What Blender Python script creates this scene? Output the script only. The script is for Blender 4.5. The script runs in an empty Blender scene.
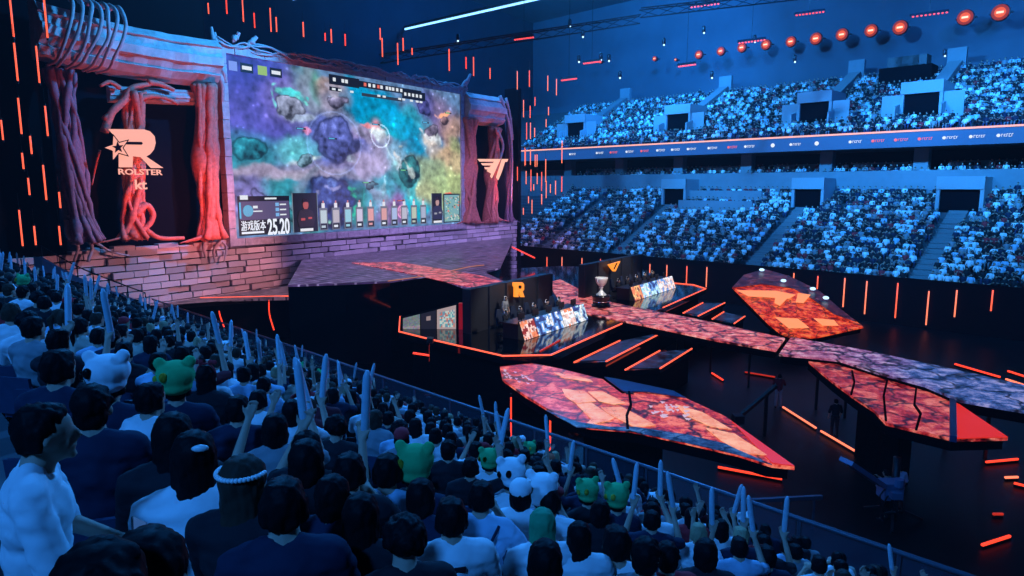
import bpy, bmesh, math, random
import numpy as np
from mathutils import Vector, Matrix, noise
random.seed(7)
rnd = random.random
C = bpy.context.scene.collection
F = 24/36*1024
TH = math.radians(8.41)
cT, sT = math.cos(TH), math.sin(TH)
CAM = Vector((0, 0, 11.0))
# ---------------------------------------------------------------- measuring rays (used to place things on real planes)
def ray(u, v):
    a = (u-512)/F; b = (288-v)/F
    return Vector((a, cT+b*sT, -sT+b*cT))
def atz(u, v, z):
    d = ray(u, v); return CAM + d*((z-CAM.z)/d.z)
def aty(u, v, y):
    d = ray(u, v); return CAM + d*(y/d.y)
def proj(p):
    q = Vector(p)-CAM
    dep = q.y*cT - q.z*sT
    up = q.y*sT + q.z*cT
    return (512+F*q.x/dep, 288-F*up/dep, dep)
# ---------------------------------------------------------------- materials
MATS = {}
def mat(name, col, rough=.6, metal=0, emit=None, es=0, spec=.5, noise_amt=0, nscale=8, bump=0):
    if name in MATS: return MATS[name]
    m = bpy.data.materials.new(name); m.use_nodes = True
    nt = m.node_tree; b = nt.nodes['Principled BSDF']
    b.inputs['Base Color'].default_value = (*col, 1)
    b.inputs['Roughness'].default_value = rough
    b.inputs['Metallic'].default_value = metal
    b.inputs['Specular IOR Level'].default_value = spec
    if emit:
        b.inputs['Emission Color'].default_value = (*emit, 1)
        b.inputs['Emission Strength'].default_value = es
    tc = nt.nodes.new('ShaderNodeTexCoord'); n = nt.nodes.new('ShaderNodeTexNoise')
    n.inputs['Scale'].default_value = nscale; n.inputs['Detail'].default_value = 4
    nt.links.new(tc.outputs['Object'], n.inputs['Vector'])
    if noise_amt:
        mx = nt.nodes.new('ShaderNodeMix'); mx.data_type = 'RGBA'
        mx.inputs[6].default_value = (*[c*(1-noise_amt) for c in col], 1)
        mx.inputs[7].default_value = (*[min(1, c*(1+noise_amt)) for c in col], 1)
        nt.links.new(n.outputs['Fac'], mx.inputs[0]); nt.links.new(mx.outputs[2], b.inputs['Base Color'])
    if bump:
        bp = nt.nodes.new('ShaderNodeBump'); bp.inputs['Strength'].default_value = bump
        nt.links.new(n.outputs['Fac'], bp.inputs['Height']); nt.links.new(bp.outputs[0], b.inputs['Normal'])
    MATS[name] = m
    return m
def glow(name, col, s): return mat(name, (0.02, 0.02, 0.02), .5, 0, col, s)
def attr_mat(name, rough=.8, emit=0, spec=.3):
    if name in MATS: return MATS[name]
    m = bpy.data.materials.new(name); m.use_nodes = True
    nt = m.node_tree; b = nt.nodes['Principled BSDF']
    a = nt.nodes.new('ShaderNodeAttribute'); a.attribute_name = 'Col'
    if emit:
        b.inputs['Base Color'].default_value = (.01, .01, .01, 1)
        nt.links.new(a.outputs['Color'], b.inputs['Emission Color']); b.inputs['Emission Strength'].default_value = emit
    else:
        nt.links.new(a.outputs['Color'], b.inputs['Base Color'])
    b.inputs['Roughness'].default_value = rough; b.inputs['Specular IOR Level'].default_value = spec
    MATS[name] = m; return m
def led_rock(name, c_dark, c_mid, c_hi, scale, s, crack=.05, seed=0., stretch=(1, 1, 1), c_b=None, bdir=None, bthr=0., bw=1.):
    """picture of cracked rock shown on an LED floor"""
    m = bpy.data.materials.new(name); m.use_nodes = True
    nt = m.node_tree; N = nt.nodes; L = nt.links; b = N['Principled BSDF']
    b.inputs['Base Color'].default_value = (.01, .01, .012, 1); b.inputs['Roughness'].default_value = .35
    tc = N.new('ShaderNodeTexCoord'); mp = N.new('ShaderNodeMapping')
    mp.inputs['Scale'].default_value = stretch; mp.inputs['Location'].default_value = (seed, seed*.7, 0)
    L.new(tc.outputs['Object'], mp.inputs['Vector'])
    nw = N.new('ShaderNodeTexNoise'); nw.inputs['Scale'].default_value = scale*1.5
    L.new(mp.outputs[0], nw.inputs['Vector'])
    add = N.new('ShaderNodeMix'); add.data_type = 'VECTOR'; add.inputs[0].default_value = .5
    L.new(mp.outputs[0], add.inputs[4]); L.new(nw.outputs['Color'], add.inputs[5])
    vo = N.new('ShaderNodeTexVoronoi'); vo.feature = 'DISTANCE_TO_EDGE'; vo.inputs['Scale'].default_value = scale
    L.new(add.outputs[1], vo.inputs['Vector'])
    cr = N.new('ShaderNodeValToRGB'); cr.color_ramp.elements[0].position = crack*.3; cr.color_ramp.elements[1].position = crack*1.6
    cr.color_ramp.elements[0].color = (0, 0, 0, 1)
    L.new(vo.outputs['Distance'], cr.inputs[0])
    n2 = N.new('ShaderNodeTexNoise'); n2.inputs['Scale'].default_value = scale*1.4; n2.inputs['Detail'].default_value = 9; n2.inputs['Roughness'].default_value = .78
    L.new(mp.outputs[0], n2.inputs['Vector'])
    c2 = N.new('ShaderNodeValToRGB'); e = c2.color_ramp.elements
    e[0].position = .40; e[0].color = (*c_dark, 1); e[1].position = .60; e[1].color = (*c_hi, 1)
    k = c2.color_ramp.elements.new(.5); k.color = (*c_mid, 1)
    L.new(n2.outputs['Fac'], c2.inputs[0])
    col = c2.outputs[0]
    if c_b:
        c3 = N.new('ShaderNodeValToRGB'); e = c3.color_ramp.elements
        e[0].position = .40; e[0].color = (*c_b[0], 1); e[1].position = .60; e[1].color = (*c_b[2], 1)
        k = c3.color_ramp.elements.new(.5); k.color = (*c_b[1], 1)
        L.new(n2.outputs['Fac'], c3.inputs[0])
        dt = N.new('ShaderNodeVectorMath'); dt.operation = 'DOT_PRODUCT'; dt.inputs[1].default_value = bdir
        L.new(tc.outputs['Object'], dt.inputs[0])
        mr = N.new('ShaderNodeMapRange'); mr.inputs[1].default_value = bthr-bw; mr.inputs[2].default_value = bthr+bw
        n3 = N.new('ShaderNodeTexNoise'); n3.inputs['Scale'].default_value = .35; L.new(tc.outputs['Object'], n3.inputs['Vector'])
        ad = N.new('ShaderNodeMath'); ad.operation = 'MULTIPLY_ADD'; ad.inputs[1].default_value = bw*1.6; L.new(n3.outputs['Fac'], ad.inputs[0]); L.new(dt.outputs['Value'], ad.inputs[2])
        L.new(ad.outputs[0], mr.inputs[0])
        mm = N.new('ShaderNodeMix'); mm.data_type = 'RGBA'
        L.new(mr.outputs[0], mm.inputs[0]); L.new(col, mm.inputs[6]); L.new(c3.outputs[0], mm.inputs[7]); col = mm.outputs[2]
    mu = N.new('ShaderNodeMix'); mu.data_type = 'RGBA'; mu.blend_type = 'MULTIPLY'; mu.inputs[0].default_value = .95
    L.new(col, mu.inputs[6]); L.new(cr.outputs[0], mu.inputs[7])
    L.new(mu.outputs[2], b.inputs['Emission Color']); b.inputs['Emission Strength'].default_value = s
    return m
def led_brick(name, c1, c2, mortar, ang, s, sx=1., rough=.35, off=(0, 0, 0)):
    m = bpy.data.materials.new(name); m.use_nodes = True
    nt = m.node_tree; N = nt.nodes; L = nt.links; b = N['Principled BSDF']
    b.inputs['Base Color'].default_value = (.01, .01, .012, 1); b.inputs['Roughness'].default_value = rough; b.inputs['Specular IOR Level'].default_value = .1
    tc = N.new('ShaderNodeTexCoord'); mp = N.new('ShaderNodeMapping'); mp.inputs['Rotation'].default_value = (0, 0, ang); mp.inputs['Location'].default_value = off
    L.new(tc.outputs['Object'], mp.inputs['Vector'])
    nw = N.new('ShaderNodeTexNoise'); nw.inputs['Scale'].default_value = 1.1; L.new(mp.outputs[0], nw.inputs['Vector'])
    ad = N.new('ShaderNodeMix'); ad.data_type = 'VECTOR'; ad.inputs[0].default_value = .12; L.new(mp.outputs[0], ad.inputs[4]); L.new(nw.outputs['Color'], ad.inputs[5])
    br = N.new('ShaderNodeTexBrick'); L.new(ad.outputs[1], br.inputs['Vector'])
    br.inputs['Color1'].default_value = (*c1, 1); br.inputs['Color2'].default_value = (*c2, 1); br.inputs['Mortar'].default_value = (*mortar, 1)
    br.inputs['Scale'].default_value = 1; br.inputs['Brick Width'].default_value = 2.2*sx; br.inputs['Row Height'].default_value = .62*sx; br.inputs['Mortar Size'].default_value = .055; br.inputs['Mortar Smooth'].default_value = .6
    n2 = N.new('ShaderNodeTexNoise'); n2.inputs['Scale'].default_value = 1.6; n2.inputs['Detail'].default_value = 7; L.new(mp.outputs[0], n2.inputs['Vector'])
    cr = N.new('ShaderNodeValToRGB'); cr.color_ramp.elements[0].position = .38; cr.color_ramp.elements[0].color = (.45, .45, .45, 1); cr.color_ramp.elements[1].position = .62
    L.new(n2.outputs['Fac'], cr.inputs[0]); mu = N.new('ShaderNodeMix'); mu.data_type = 'RGBA'; mu.blend_type = 'MULTIPLY'; mu.inputs[0].default_value = 1
    L.new(br.outputs['Color'], mu.inputs[6]); L.new(cr.outputs[0], mu.inputs[7]); L.new(mu.outputs[2], b.inputs['Emission Color']); b.inputs['Emission Strength'].default_value = s
    return m
# ---------------------------------------------------------------- mesh builder
class MB:
    def __init__(s): s.v = []; s.f = []; s.c = []
    def add(s, vs, fs, col=None):
        o = len(s.v); s.v += [Vector(p) for p in vs]; s.f += [tuple(i+o for i in f) for f in fs]
        s.c += [col]*len(fs); return s
    def box(s, lo, hi, col=None, M=None):
        x0, y0, z0 = lo; x1, y1, z1 = hi
        vs = [Vector(p) for p in ((x0,y0,z0),(x1,y0,z0),(x1,y1,z0),(x0,y1,z0),(x0,y0,z1),(x1,y0,z1),(x1,y1,z1),(x0,y1,z1))]
        if M: vs = [M @ p for p in vs]
        return s.add(vs, [(0,3,2,1),(4,5,6,7),(0,1,5,4),(1,2,6,5),(2,3,7,6),(3,0,4,7)], col)
    def bar(s, a, b, w, h=None, col=None):
        a = Vector(a); b = Vector(b); h = h or w; d = (b-a).normalized()
        up = Vector((0,0,1)) if abs(d.z) < .95 else Vector((0,1,0))
        x = d.cross(up).normalized(); y = x.cross(d).normalized()
        vs = [p + x*sx*w/2 + y*sy*h/2 for p in (a, b) for sx, sy in ((-1,-1),(1,-1),(1,1),(-1,1))]
        return s.add(vs, [(0,1,2,3),(7,6,5,4),(0,4,5,1),(1,5,6,2),(2,6,7,3),(3,7,4,0)], col)
    def tube(s, pts, r, n=8, col=None):
        pts = [Vector(p) for p in pts]; m = len(pts)
        rs = r if isinstance(r, (list, tuple)) else [r]*m
        vs = []; fs = []; px = None
        for i, p in enumerate(pts):
            d = (pts[min(i+1, m-1)]-pts[max(i-1, 0)])
            d = d.normalized() if d.length > 1e-9 else Vector((0,0,1))
            if px is None:
                up = Vector((0,0,1)) if abs(d.z) < .9 else Vector((1,0,0)); px = d.cross(up).normalized()
            else:
                px = (px - d*px.dot(d)); px = px.normalized() if px.length > 1e-6 else d.orthogonal().normalized()
            py = d.cross(px)
            for k in range(n):
                t = 2*math.pi*k/n; vs.append(p + (px*math.cos(t)+py*math.sin(t))*rs[i])
        for i in range(m-1):
            for k in range(n):
                a = i*n+k; b = i*n+(k+1) % n; fs.append((a, b, b+n, a+n))
        fs.append(tuple(reversed(range(n)))); fs.append(tuple(range((m-1)*n, m*n)))
        return s.add(vs, fs, col)
    def ell(s, c, r, n=10, m=7, col=None, M=None):
        c = Vector(c); vs = [Vector((0,0,-1))]
        for i in range(1, m):
            a = math.pi*i/m - math.pi/2
            for k in range(n):
                t = 2*math.pi*k/n; vs.append(Vector((math.cos(a)*math.cos(t), math.cos(a)*math.sin(t), math.sin(a))))
        vs.append(Vector((0,0,1)))
        fs = [(0, 1+(k+1) % n, 1+k) for k in range(n)]
        for i in range(m-2):
            for k in range(n):
                a = 1+i*n+k; b = 1+i*n+(k+1) % n; fs.append((a, b, b+n, a+n))
        t = len(vs)-1; o = 1+(m-2)*n
        fs += [(o+k, o+(k+1) % n, t) for k in range(n)]
        out = []
        for v in vs:
            q = Vector((v.x*r[0], v.y*r[1], v.z*r[2]))
            if M: q = M @ q
            out.append(q+c)
        return s.add(out, fs, col)
    def lathe(s, c, prof, n=20, col=None):
        c = Vector(c); vs = []; fs = []; m = len(prof)
        for r, z in prof:
            for k in range(n):
                t = 2*math.pi*k/n; vs.append(c+Vector((r*math.cos(t), r*math.sin(t), z)))
        for i in range(m-1):
            for k in range(n):
                a = i*n+k; b = i*n+(k+1) % n; fs.append((a, b, b+n, a+n))
        fs.append(tuple(reversed(range(n)))); fs.append(tuple(range((m-1)*n, m*n)))
        return s.add(vs, fs, col)
    def prism(s, poly, ex, col=None):
        """poly: list of 3-D points (planar), ex: extrusion vector"""
        ex = Vector(ex); P = [Vector(p) for p in poly]; n = len(P)
        nn = Vector((0,0,0))
        for i in range(n): nn += P[i].cross(P[(i+1) % n])
        if nn.dot(ex) > 0: P = P[::-1]
        return s.add(P+[p+ex for p in P], [tuple(range(n)), tuple(reversed(range(n, 2*n)))] + [((i+1) % n, i, i+n, (i+1) % n+n) for i in range(n)], col)
    def mesh(s, name, m, smooth=False, inv=None):
        me = bpy.data.meshes.new(name)
        vs = [inv @ p for p in s.v] if inv else s.v
        me.from_pydata([tuple(p) for p in vs], [], s.f)
        for x in (m if isinstance(m, (list, tuple)) else [m]): me.materials.append(x)
        if any(c is not None for c in s.c):
            at = me.color_attributes.new('Col', 'FLOAT_COLOR', 'CORNER')
            buf = []
            for c, f in zip(s.c, s.f):
                c = c or (.5, .5, .5)
                for _ in f: buf += [c[0], c[1], c[2], 1]
            at.data.foreach_set('color', buf)
        if smooth: me.polygons.foreach_set('use_smooth', [True]*len(me.polygons))
        if any(len(f) > 4 for f in s.f):
            bm = bmesh.new(); bm.from_mesh(me)
            bmesh.ops.triangulate(bm, faces=[f for f in bm.faces if len(f.verts) > 4]); bm.to_mesh(me); bm.free()
        me.update(); return me
WM = {}
def tag(o, label, cat, group=None, kind=None):
    if label: o['label'] = label
    if cat: o['category'] = cat
    if group: o['group'] = group
    if kind: o['kind'] = kind
    return o
def thing(name, label, cat, M=None, group=None, kind=None):
    M = M if M is not None else Matrix.Identity(4)
    if not isinstance(M, Matrix): M = Matrix.Translation(M)
    o = bpy.data.objects.new(name, None); C.objects.link(o); o.empty_display_size = .2
    o.matrix_world = M; WM[o.name] = M.copy()
    return tag(o, label, cat, group, kind)
def part(name, mb, m, parent, smooth=False, local=False, label=None):
    """mesh given in world space (or in the parent's space) as a child of parent"""
    P = WM[parent.name]
    me = mb.mesh(name, m, smooth, None if local else P.inverted())
    o = bpy.data.objects.new(name, me); C.objects.link(o); o.parent = parent; WM[o.name] = P.copy()
    if label: o['label'] = label
    return o
def solo(name, mb, m, label, cat, M=None, group=None, smooth=False, local=False, kind=None):
    M = M if M is not None else Matrix.Identity(4)
    if not isinstance(M, Matrix): M = Matrix.Translation(M)
    me = mb.mesh(name, m, smooth, None if local else M.inverted())
    o = bpy.data.objects.new(name, me); C.objects.link(o); o.matrix_world = M; WM[o.name] = M.copy()
    return tag(o, label, cat, group, kind)
def struct(name, mb, m, parent=None, smooth=False):
    me = mb.mesh(name, m, smooth); o = bpy.data.objects.new(name, me); C.objects.link(o)
    o['kind'] = 'structure'; WM[o.name] = Matrix.Identity(4); return o
def kids(o): return [c for c in bpy.data.objects if c.parent == o]
KID = {}
def dup(root, M, label=None, group=None):
    def rec(o, par):
        c = o.copy(); C.objects.link(c); c.parent = par
        for ch in KID[o.name] if o.name in KID else KID.setdefault(o.name, kids(o)): rec(ch, c)
        return c
    r = rec(root, None); r.matrix_world = M; WM[r.name] = M.copy()
    if label: r['label'] = label
    if group: r['group'] = group
    return r
def frame(o, x, y, z): # matrix from origin + axes
    return Matrix(((x[0],y[0],z[0],o[0]),(x[1],y[1],z[1],o[1]),(x[2],y[2],z[2],o[2]),(0,0,0,1)))
def text_mesh(txt, size=1, ext=.02, off=0):
    cu = bpy.data.curves.new('t', 'FONT'); cu.body = txt; cu.size = size; cu.extrude = ext; cu.offset = off
    cu.align_x = 'CENTER'; cu.align_y = 'CENTER'; cu.resolution_u = 3
    o = bpy.data.objects.new('t', cu); C.objects.link(o)
    dg = bpy.context.evaluated_depsgraph_get(); me = bpy.data.meshes.new_from_object(o.evaluated_get(dg))
    bpy.data.objects.remove(o); return me
def add_text(name, txt, m, parent, M, width, ext=.02, off=0, height=None):
    """M: world frame whose x runs along the text and y up"""
    me = text_mesh(txt, 1, ext, off); me.name = name
    xs = [v.co.x for v in me.vertices]; ys = [v.co.y for v in me.vertices]
    if not xs: return None
    w = max(xs)-min(xs); h = max(ys)-min(ys); cx = (max(xs)+min(xs))/2; cy = (max(ys)+min(ys))/2
    k = width/w; ky = k if height is None else height/h
    P = WM[parent.name].inverted() @ M
    for v in me.vertices: v.co = P @ Vector(((v.co.x-cx)*k, (v.co.y-cy)*ky, v.co.z*1))
    me.materials.clear(); me.materials.append(m)
    o = bpy.data.objects.new(name, me); C.objects.link(o); o.parent = parent; WM[o.name] = WM[parent.name].copy(); return o
def smooth_pts(pts, k=6):
    P = [Vector(p) for p in pts]; P = [P[0]*2-P[1]]+P+[P[-1]*2-P[-2]]; out = []
    for i in range(1, len(P)-2):
        for j in range(k):
            t = j/k; a, b, c, d = P[i-1:i+3]
            out.append(.5*((2*b)+(c-a)*t+(2*a-5*b+4*c-d)*t*t+(3*b-a-3*c+d)*t**3))
    out.append(P[-2]); return out
def lerp(a, b, t): return a+(b-a)*t
# ---------------------------------------------------------------- scene frames
AW = math.radians(34.7)
w = Vector((math.sin(AW), math.cos(AW), 0)); nin = Vector((-w.y, w.x, 0))     # along the screen wall / into it
P0 = aty(228, 245, 50); P0.z = 0
def wsz(u, v, d=0):
    """pixel -> (s, z) on the screen wall plane pushed d towards the stage"""
    r = ray(u, v); o = P0-nin*d
    t = (o-CAM).dot(nin)/r.dot(nin); p = CAM+r*t
    return (p-o).dot(w), p.z
def WP(s, z, d=0): return P0 + w*s - nin*d + Vector((0, 0, z))
def WF(s, z, d=0): return frame(WP(s, z, d), w, Vector((0,0,1)), -nin)       # x along wall, y up, z out to the viewer
def wpx(u, v, d=0): s, z = wsz(u, v, d); return WP(s, z, d)
R2 = math.sqrt(.5)
n45 = Vector((R2, R2, 0)); u45 = Vector((-R2, R2, 0))
def SP(q, s, z): return n45*q + u45*s + Vector((0, 0, z))
# ================================================================ ARCHITECTURE
M_floor = mat('arena floor', (.006, .006, .008), .4, noise_amt=.5, nscale=.4, spec=.14)
M_black = mat('black cloth', (.004, .004, .006), .9, noise_amt=.3, spec=.03)
M_stageblk = mat('black lacquer stage floor', (.006, .006, .009), .08, spec=.6)
M_conc = mat('grey painted concrete', (.20, .22, .24), .8, noise_amt=.15, nscale=1.5)
M_concd = mat('dark concrete', (.06, .07, .08), .85, noise_amt=.2, nscale=1.2)
M_roof = mat('dark roof cladding', (.07, .09, .12), .8, noise_amt=.25, nscale=.3)
M_metal = mat('dark steel', (.03, .03, .035), .45, .6, noise_amt=.2)
M_rail = mat('blue grey rail paint', (.09, .11, .15), .4, .3, noise_amt=.1)
M_led = glow('orange led tube', (1.0, .11, .05), 1.7)
M_led2 = glow('warm led tube', (1.0, .2, .10), 1.7)
M_ledr = glow('red led strip', (1.0, .05, .02), 1.8)
M_ledr_dim = glow('dim red led tube', (1.0, .05, .02), .5)
M_white_e = glow('white led lettering', (.85, .9, 1), 1.0)
M_red_e = glow('red led lettering', (1, .12, .1), 1.0)

# floor
mb = MB(); mb.box((-60, -25, -.3), (75, 130, 0)); struct('floor', mb, M_floor)
# ceiling and outer walls
mb = MB(); mb.box((-75, -30, 40), (95, 150, 40.6)); struct('ceiling', mb, M_roof)
mb = MB()
mb.prism([SP(93, -40, 20), SP(93, 110, 20), SP(93, 110, 41), SP(93, -40, 41)], n45*.5); struct('wall_far', mb, M_roof)
mb = MB(); mb.prism([WP(-60, -1, -24), WP(95, -1, -24), WP(95, 41, -24), WP(-60, 41, -24)], nin*.5); struct('wall_left', mb, mat('dark end wall', (.012, .018, .03), .9, noise_amt=.3, nscale=.3, spec=.03))

# ---------------- far stand
ROW = .8; RISE = .385
def stair_mb(q0, z0, nrow, pitch, rise, s0, s1, base=-.0, toward=1, bottom=True):
    m = MB()
    for k in range(nrow):
        a = q0+k*pitch*toward; b = a+pitch*toward
        lo, hi = min(a, b), max(a, b)
        pts = [SP(lo, s0, base), SP(hi, s0, base), SP(hi, s1, base), SP(lo, s1, base)]
        m.prism(pts, (0, 0, z0+k*rise-base))
    return m
LQ, LZ, LN = 60.3, 3.2, 18
lower = stair_mb(LQ, LZ, LN, ROW, RISE, -14, 84, 0.02)
struct('trim_lower_tier', lower, M_concd)
UQ, UZ, UN = 73.3, 15.7, 20
up = stair_mb(UQ, UZ, UN, ROW, .40, -14, 98, 15.3)
struct('trim_upper_tier', up, M_concd)
mb = MB(); mb.prism([SP(60.0, -14, 0), SP(60.3, -14, 0), SP(60.3, 84, 0), SP(60.0, 84, 0)], (0, 0, 3.85))
struct('wall_pit', mb, mat('dark maroon hoarding', (.012, .005, .007), .8, noise_amt=.3, spec=.03))
# concrete band behind the lower tier, suites, fascia
mb = MB(); mb.prism([SP(74.7, -14, 9.5), SP(75.0, -14, 9.5), SP(75.0, 84, 9.5), SP(74.7, 84, 9.5)], (0, 0, 3.1)); struct('wall_suite_front', mb, M_conc)
mb = MB()
for k in range(3):
    mb.prism([SP(75+k*.9, -14, 9.5), SP(75.9+k*.9, -14, 9.5), SP(75.9+k*.9, 84, 9.5), SP(75+k*.9, 84, 9.5)], (0, 0, 2.2+k*.35))
mb.prism([SP(77.7, -14, 9.5), SP(81, -14, 9.5), SP(81, 84, 9.5), SP(77.7, 84, 9.5)], (0, 0, 3.1))
struct('trim_suite_terrace', mb, M_concd)
mb = MB(); mb.prism([SP(81, -14, 9.5), SP(81.3, -14, 9.5), SP(81.3, 84, 9.5), SP(81, 84, 9.5)], (0, 0, 6)); struct('wall_suite_back', mb, M_black)
mb = MB(); mb.prism([SP(73.1, -14, 14.75), SP(89.5, -14, 14.75), SP(89.5, 98, 14.75), SP(73.1, 98, 14.75)], (0, 0, .55)); struct('trim_upper_tier_slab', mb, M_concd)
for i, s in enumerate(range(-8, 80, 9)):
    mb = MB(); mb.prism([SP(76, s, 9.5), SP(77, s, 9.5), SP(77, s+1.3, 9.5), SP(76, s+1.3, 9.5)], (0, 0, 5.25))
    struct('trim_%d' % (i+1), mb, M_conc)
    mb = MB(); mb.prism([SP(77.6, s+2.2, 12.6), SP(77.75, s+2.2, 12.6), SP(77.75, s+7.6, 12.6), SP(77.6, s+7.6, 12.6)], (0, 0, .9))
    struct('wall_suite_panel', mb, M_conc)
# upper tier back parapet + entrance pillars
mb = MB(); mb.prism([SP(89.4, -14, 15.3), SP(89.9, -14, 15.3), SP(89.9, 98, 15.3), SP(89.4, 98, 15.3)], (0, 0, 9.0)); struct('wall_upper_back', mb, M_roof)

# ribbon board
M_rib = mat('blue ribbon screen', (.02, .05, .10), .5, 0, (.02, .10, .30), .55)
rb = thing('ribbon_board', 'long curved-looking blue ribbon screen with small sponsor marks below the upper stand', 'screen', SP(73, 30, 15.5))
mb = MB(); mb.prism([SP(72.95, -14, 14.75), SP(73.1, -14, 14.75), SP(73.1, 84, 14.75), SP(72.95, 84, 14.75)], (0, 0, 1.45)); part('display', mb, M_rib, rb)
mb = MB(); mb.prism([SP(72.85, -14, 16.15), SP(73.1, -14, 16.15), SP(73.1, 78, 16.15), SP(72.85, 78, 16.15)], (0, 0, .16)); part('light_strip', mb, glow('pale orange strip', (1, .42, .32), 1.3), rb, label='glowing pale orange strip along the top edge')
rb_frame = lambda s, z: frame(SP(72.93, s, z), -u45, Vector((0, 0, 1)), -n45)
def q_s(u, v, q):
    r = ray(u, v); t = q/r.dot(n45); p = CAM+r*t; return p.dot(u45), p.z
marks = [(573,'w'),(600,'w'),(614,'r'),(630,'w'),(645,'r'),(661,'w'),(676,'w'),(692,'w'),(713,'w'),(733,'r'),(750,'w'),(773,'o'),(796,'w'),(817,'o'),(856,'w'),(879,'r'),(902,'r'),(926,'r'),(951,'w'),(978,'w'),(1006,'w')]
rnd2 = random.Random(3)
for u, k in marks:
    v = 150-(u-570)*.0445+1.5
    s, z = q_s(u, v, 72.95)
    m = MB(); hw = .8 if k != 'o' else .35; z0 = 15.45
    # rounded emblem then a row of letter strokes
    Fm = rb_frame(s, z0) @ Matrix.Scale(.72, 4)
    def bx(x0, y0, x1, y1): m.box((x0, y0, 0), (x1, y1, .03), M=Fm)
    if k == 'o': m.lathe((0, 0, 0), [(.3, 0), (.3, .04)], 12); m.v = [Fm @ p for p in m.v]
    else:
        m.lathe((-.72, 0, 0), [(.2, 0), (.2, .04)], 10); m.v = [Fm @ p for p in m.v]
        x = -.42
        for j in range(5):
            ww = .14+.06*rnd2.random(); h = .13+.06*rnd2.random()
            bx(x, -h, x+.05, h); bx(x, h-.06, x+ww, h); 
            if j % 2: bx(x, -h, x+ww, -h+.06)
            x += ww+.08
    part('sponsor_mark', m, M_red_e if k == 'r' else M_white_e, rb)

# aisles, vomitories
def aisle(name_px, q0, q1, z0, slope, width=1.5):
    s = name_px
    m = MB(); n = int((q1-q0)/.4)
    for k in range(n):
        a = q0+k*.4
        m.prism([SP(a, s-width/2, z0-.3), SP(a+.4, s-width/2, z0-.3), SP(a+.4, s+width/2, z0-.3), SP(a, s+width/2, z0-.3)], (0, 0, .3+k*.4*slope+.12))
    return m
def plane_s(u, v, q0, z0, sl):
    r = ray(u, v); # z = z0 + (q-q0)*sl
    t = (z0-q0*sl-CAM.z)/(r.z - sl*r.dot(n45)); p = CAM+r*t; return p.dot(u45), p.dot(n45)
low_aisles = [plane_s(u, v, LQ, LZ, RISE/ROW)[0] for u, v in ((652, 222), (782, 232), (942, 240), (562, 235))]
up_aisles = [plane_s(u, v, UQ, UZ, .5)[0] for u, v in ((590, 130), (700, 118), (825, 118), (957, 106))]
M_step = mat('pale grey steps', (.16, .17, .18), .8, noise_amt=.15)
for i, s in enumerate(low_aisles): struct('floor_aisle', aisle(s, LQ, LQ+13, LZ+.02, RISE/ROW), M_step)
M_green = mat('green glowing exit lamp', (.02, .2, .02), .5, 0, (.05, .6, .1), .8)
def vom(s, q, z, wd, kind):
    m = MB()
    for sg in (-1, 1):
        m.prism([SP(q, s+sg*wd/2-.15, z), SP(q+4, s+sg*wd/2-.15, z), SP(q+4, s+sg*wd/2+.15, z), SP(q, s+sg*wd/2+.15, z)], (0, 0, 3.0))
    m.prism([SP(q-.1, s-wd/2-.15, z+1.9), SP(q+.2, s-wd/2-.15, z+1.9), SP(q+.2, s+wd/2+.15, z+1.9), SP(q-.1, s+wd/2+.15, z+1.9)], (0, 0, 1.15))
    struct('trim_vomitory', m, mat('white painted concrete', (.30, .32, .34), .75, noise_amt=.1))
    m = MB(); m.prism([SP(q+.3, s-wd/2, z), SP(q+.4, s-wd/2, z), SP(q+.4, s+wd/2, z), SP(q+.3, s+wd/2, z)], (0, 0, 1.95))
    struct('door_1', m, M_black)
    m = MB(); m.prism([SP(q-1.8, s-wd/2-1.4, z-.9), SP(q-1.6, s-wd/2-1.4, z-.9), SP(q-1.6, s-wd/2-.1, z-.9), SP(q-1.8, s-wd/2-.1, z-.9)], (0, 0, 2.4)) if False else None
vs_low = [(low_aisles[2], 71.7, 8.9, 3.4), (low_aisles[1]-.5, 71.7, 8.9, 3.0), (low_aisles[0]-.5, 71.7, 8.9, 3.0)]
for s, q, z, wd in vs_low: vom(s, q, z, wd, 0)
vs_up = [(up_aisles[3]+2.5, 77.0, 18.2, 3.4), (up_aisles[2]+.5, 77, 18.2, 3.4), (up_aisles[1]+.5, 77, 18.2, 3.4), (up_aisles[0], 77, 18.2, 3.4)]
for s, q, z, wd in vs_up:
    vom(s, q, z, wd, 1)
    m = MB()
    for sg in (-1, 1):   # pale side panels beside the opening
        m.prism([SP(q-1.2, s+sg*(wd/2+.2), z-1.2), SP(q+2.2, s+sg*(wd/2+.2), z-.2), SP(q+2.2, s+sg*(wd/2+.2), z+1.6), SP(q-1.2, s+sg*(wd/2+.2), z+.6)], u45*(sg*.2))
        m.prism([SP(q+.2, s+sg*(wd/2+.2), z-1.0), SP(q+.3, s+sg*(wd/2+.2), z-1.0), SP(q+.3, s+sg*(wd/2+1.9), z-1.0), SP(q+.2, s+sg*(wd/2+1.9), z-1.0)], (0, 0, 2.9))
    struct('trim_vomitory_side', m, mat('white painted concrete', (.5, .5, .5)))
    m = aisle(s, q+3.2, q+12, z+2.2, .5, 1.3); struct('floor_aisle_upper', m, M_step)
    m = MB(); m.prism([SP(88.8, s-.9, 22), SP(89.3, s-.9, 22), SP(89.3, s+.9, 22), SP(88.8, s+.9, 22)], (0, 0, 4.0)); struct('trim_gate_post', m, M_conc)
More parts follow.
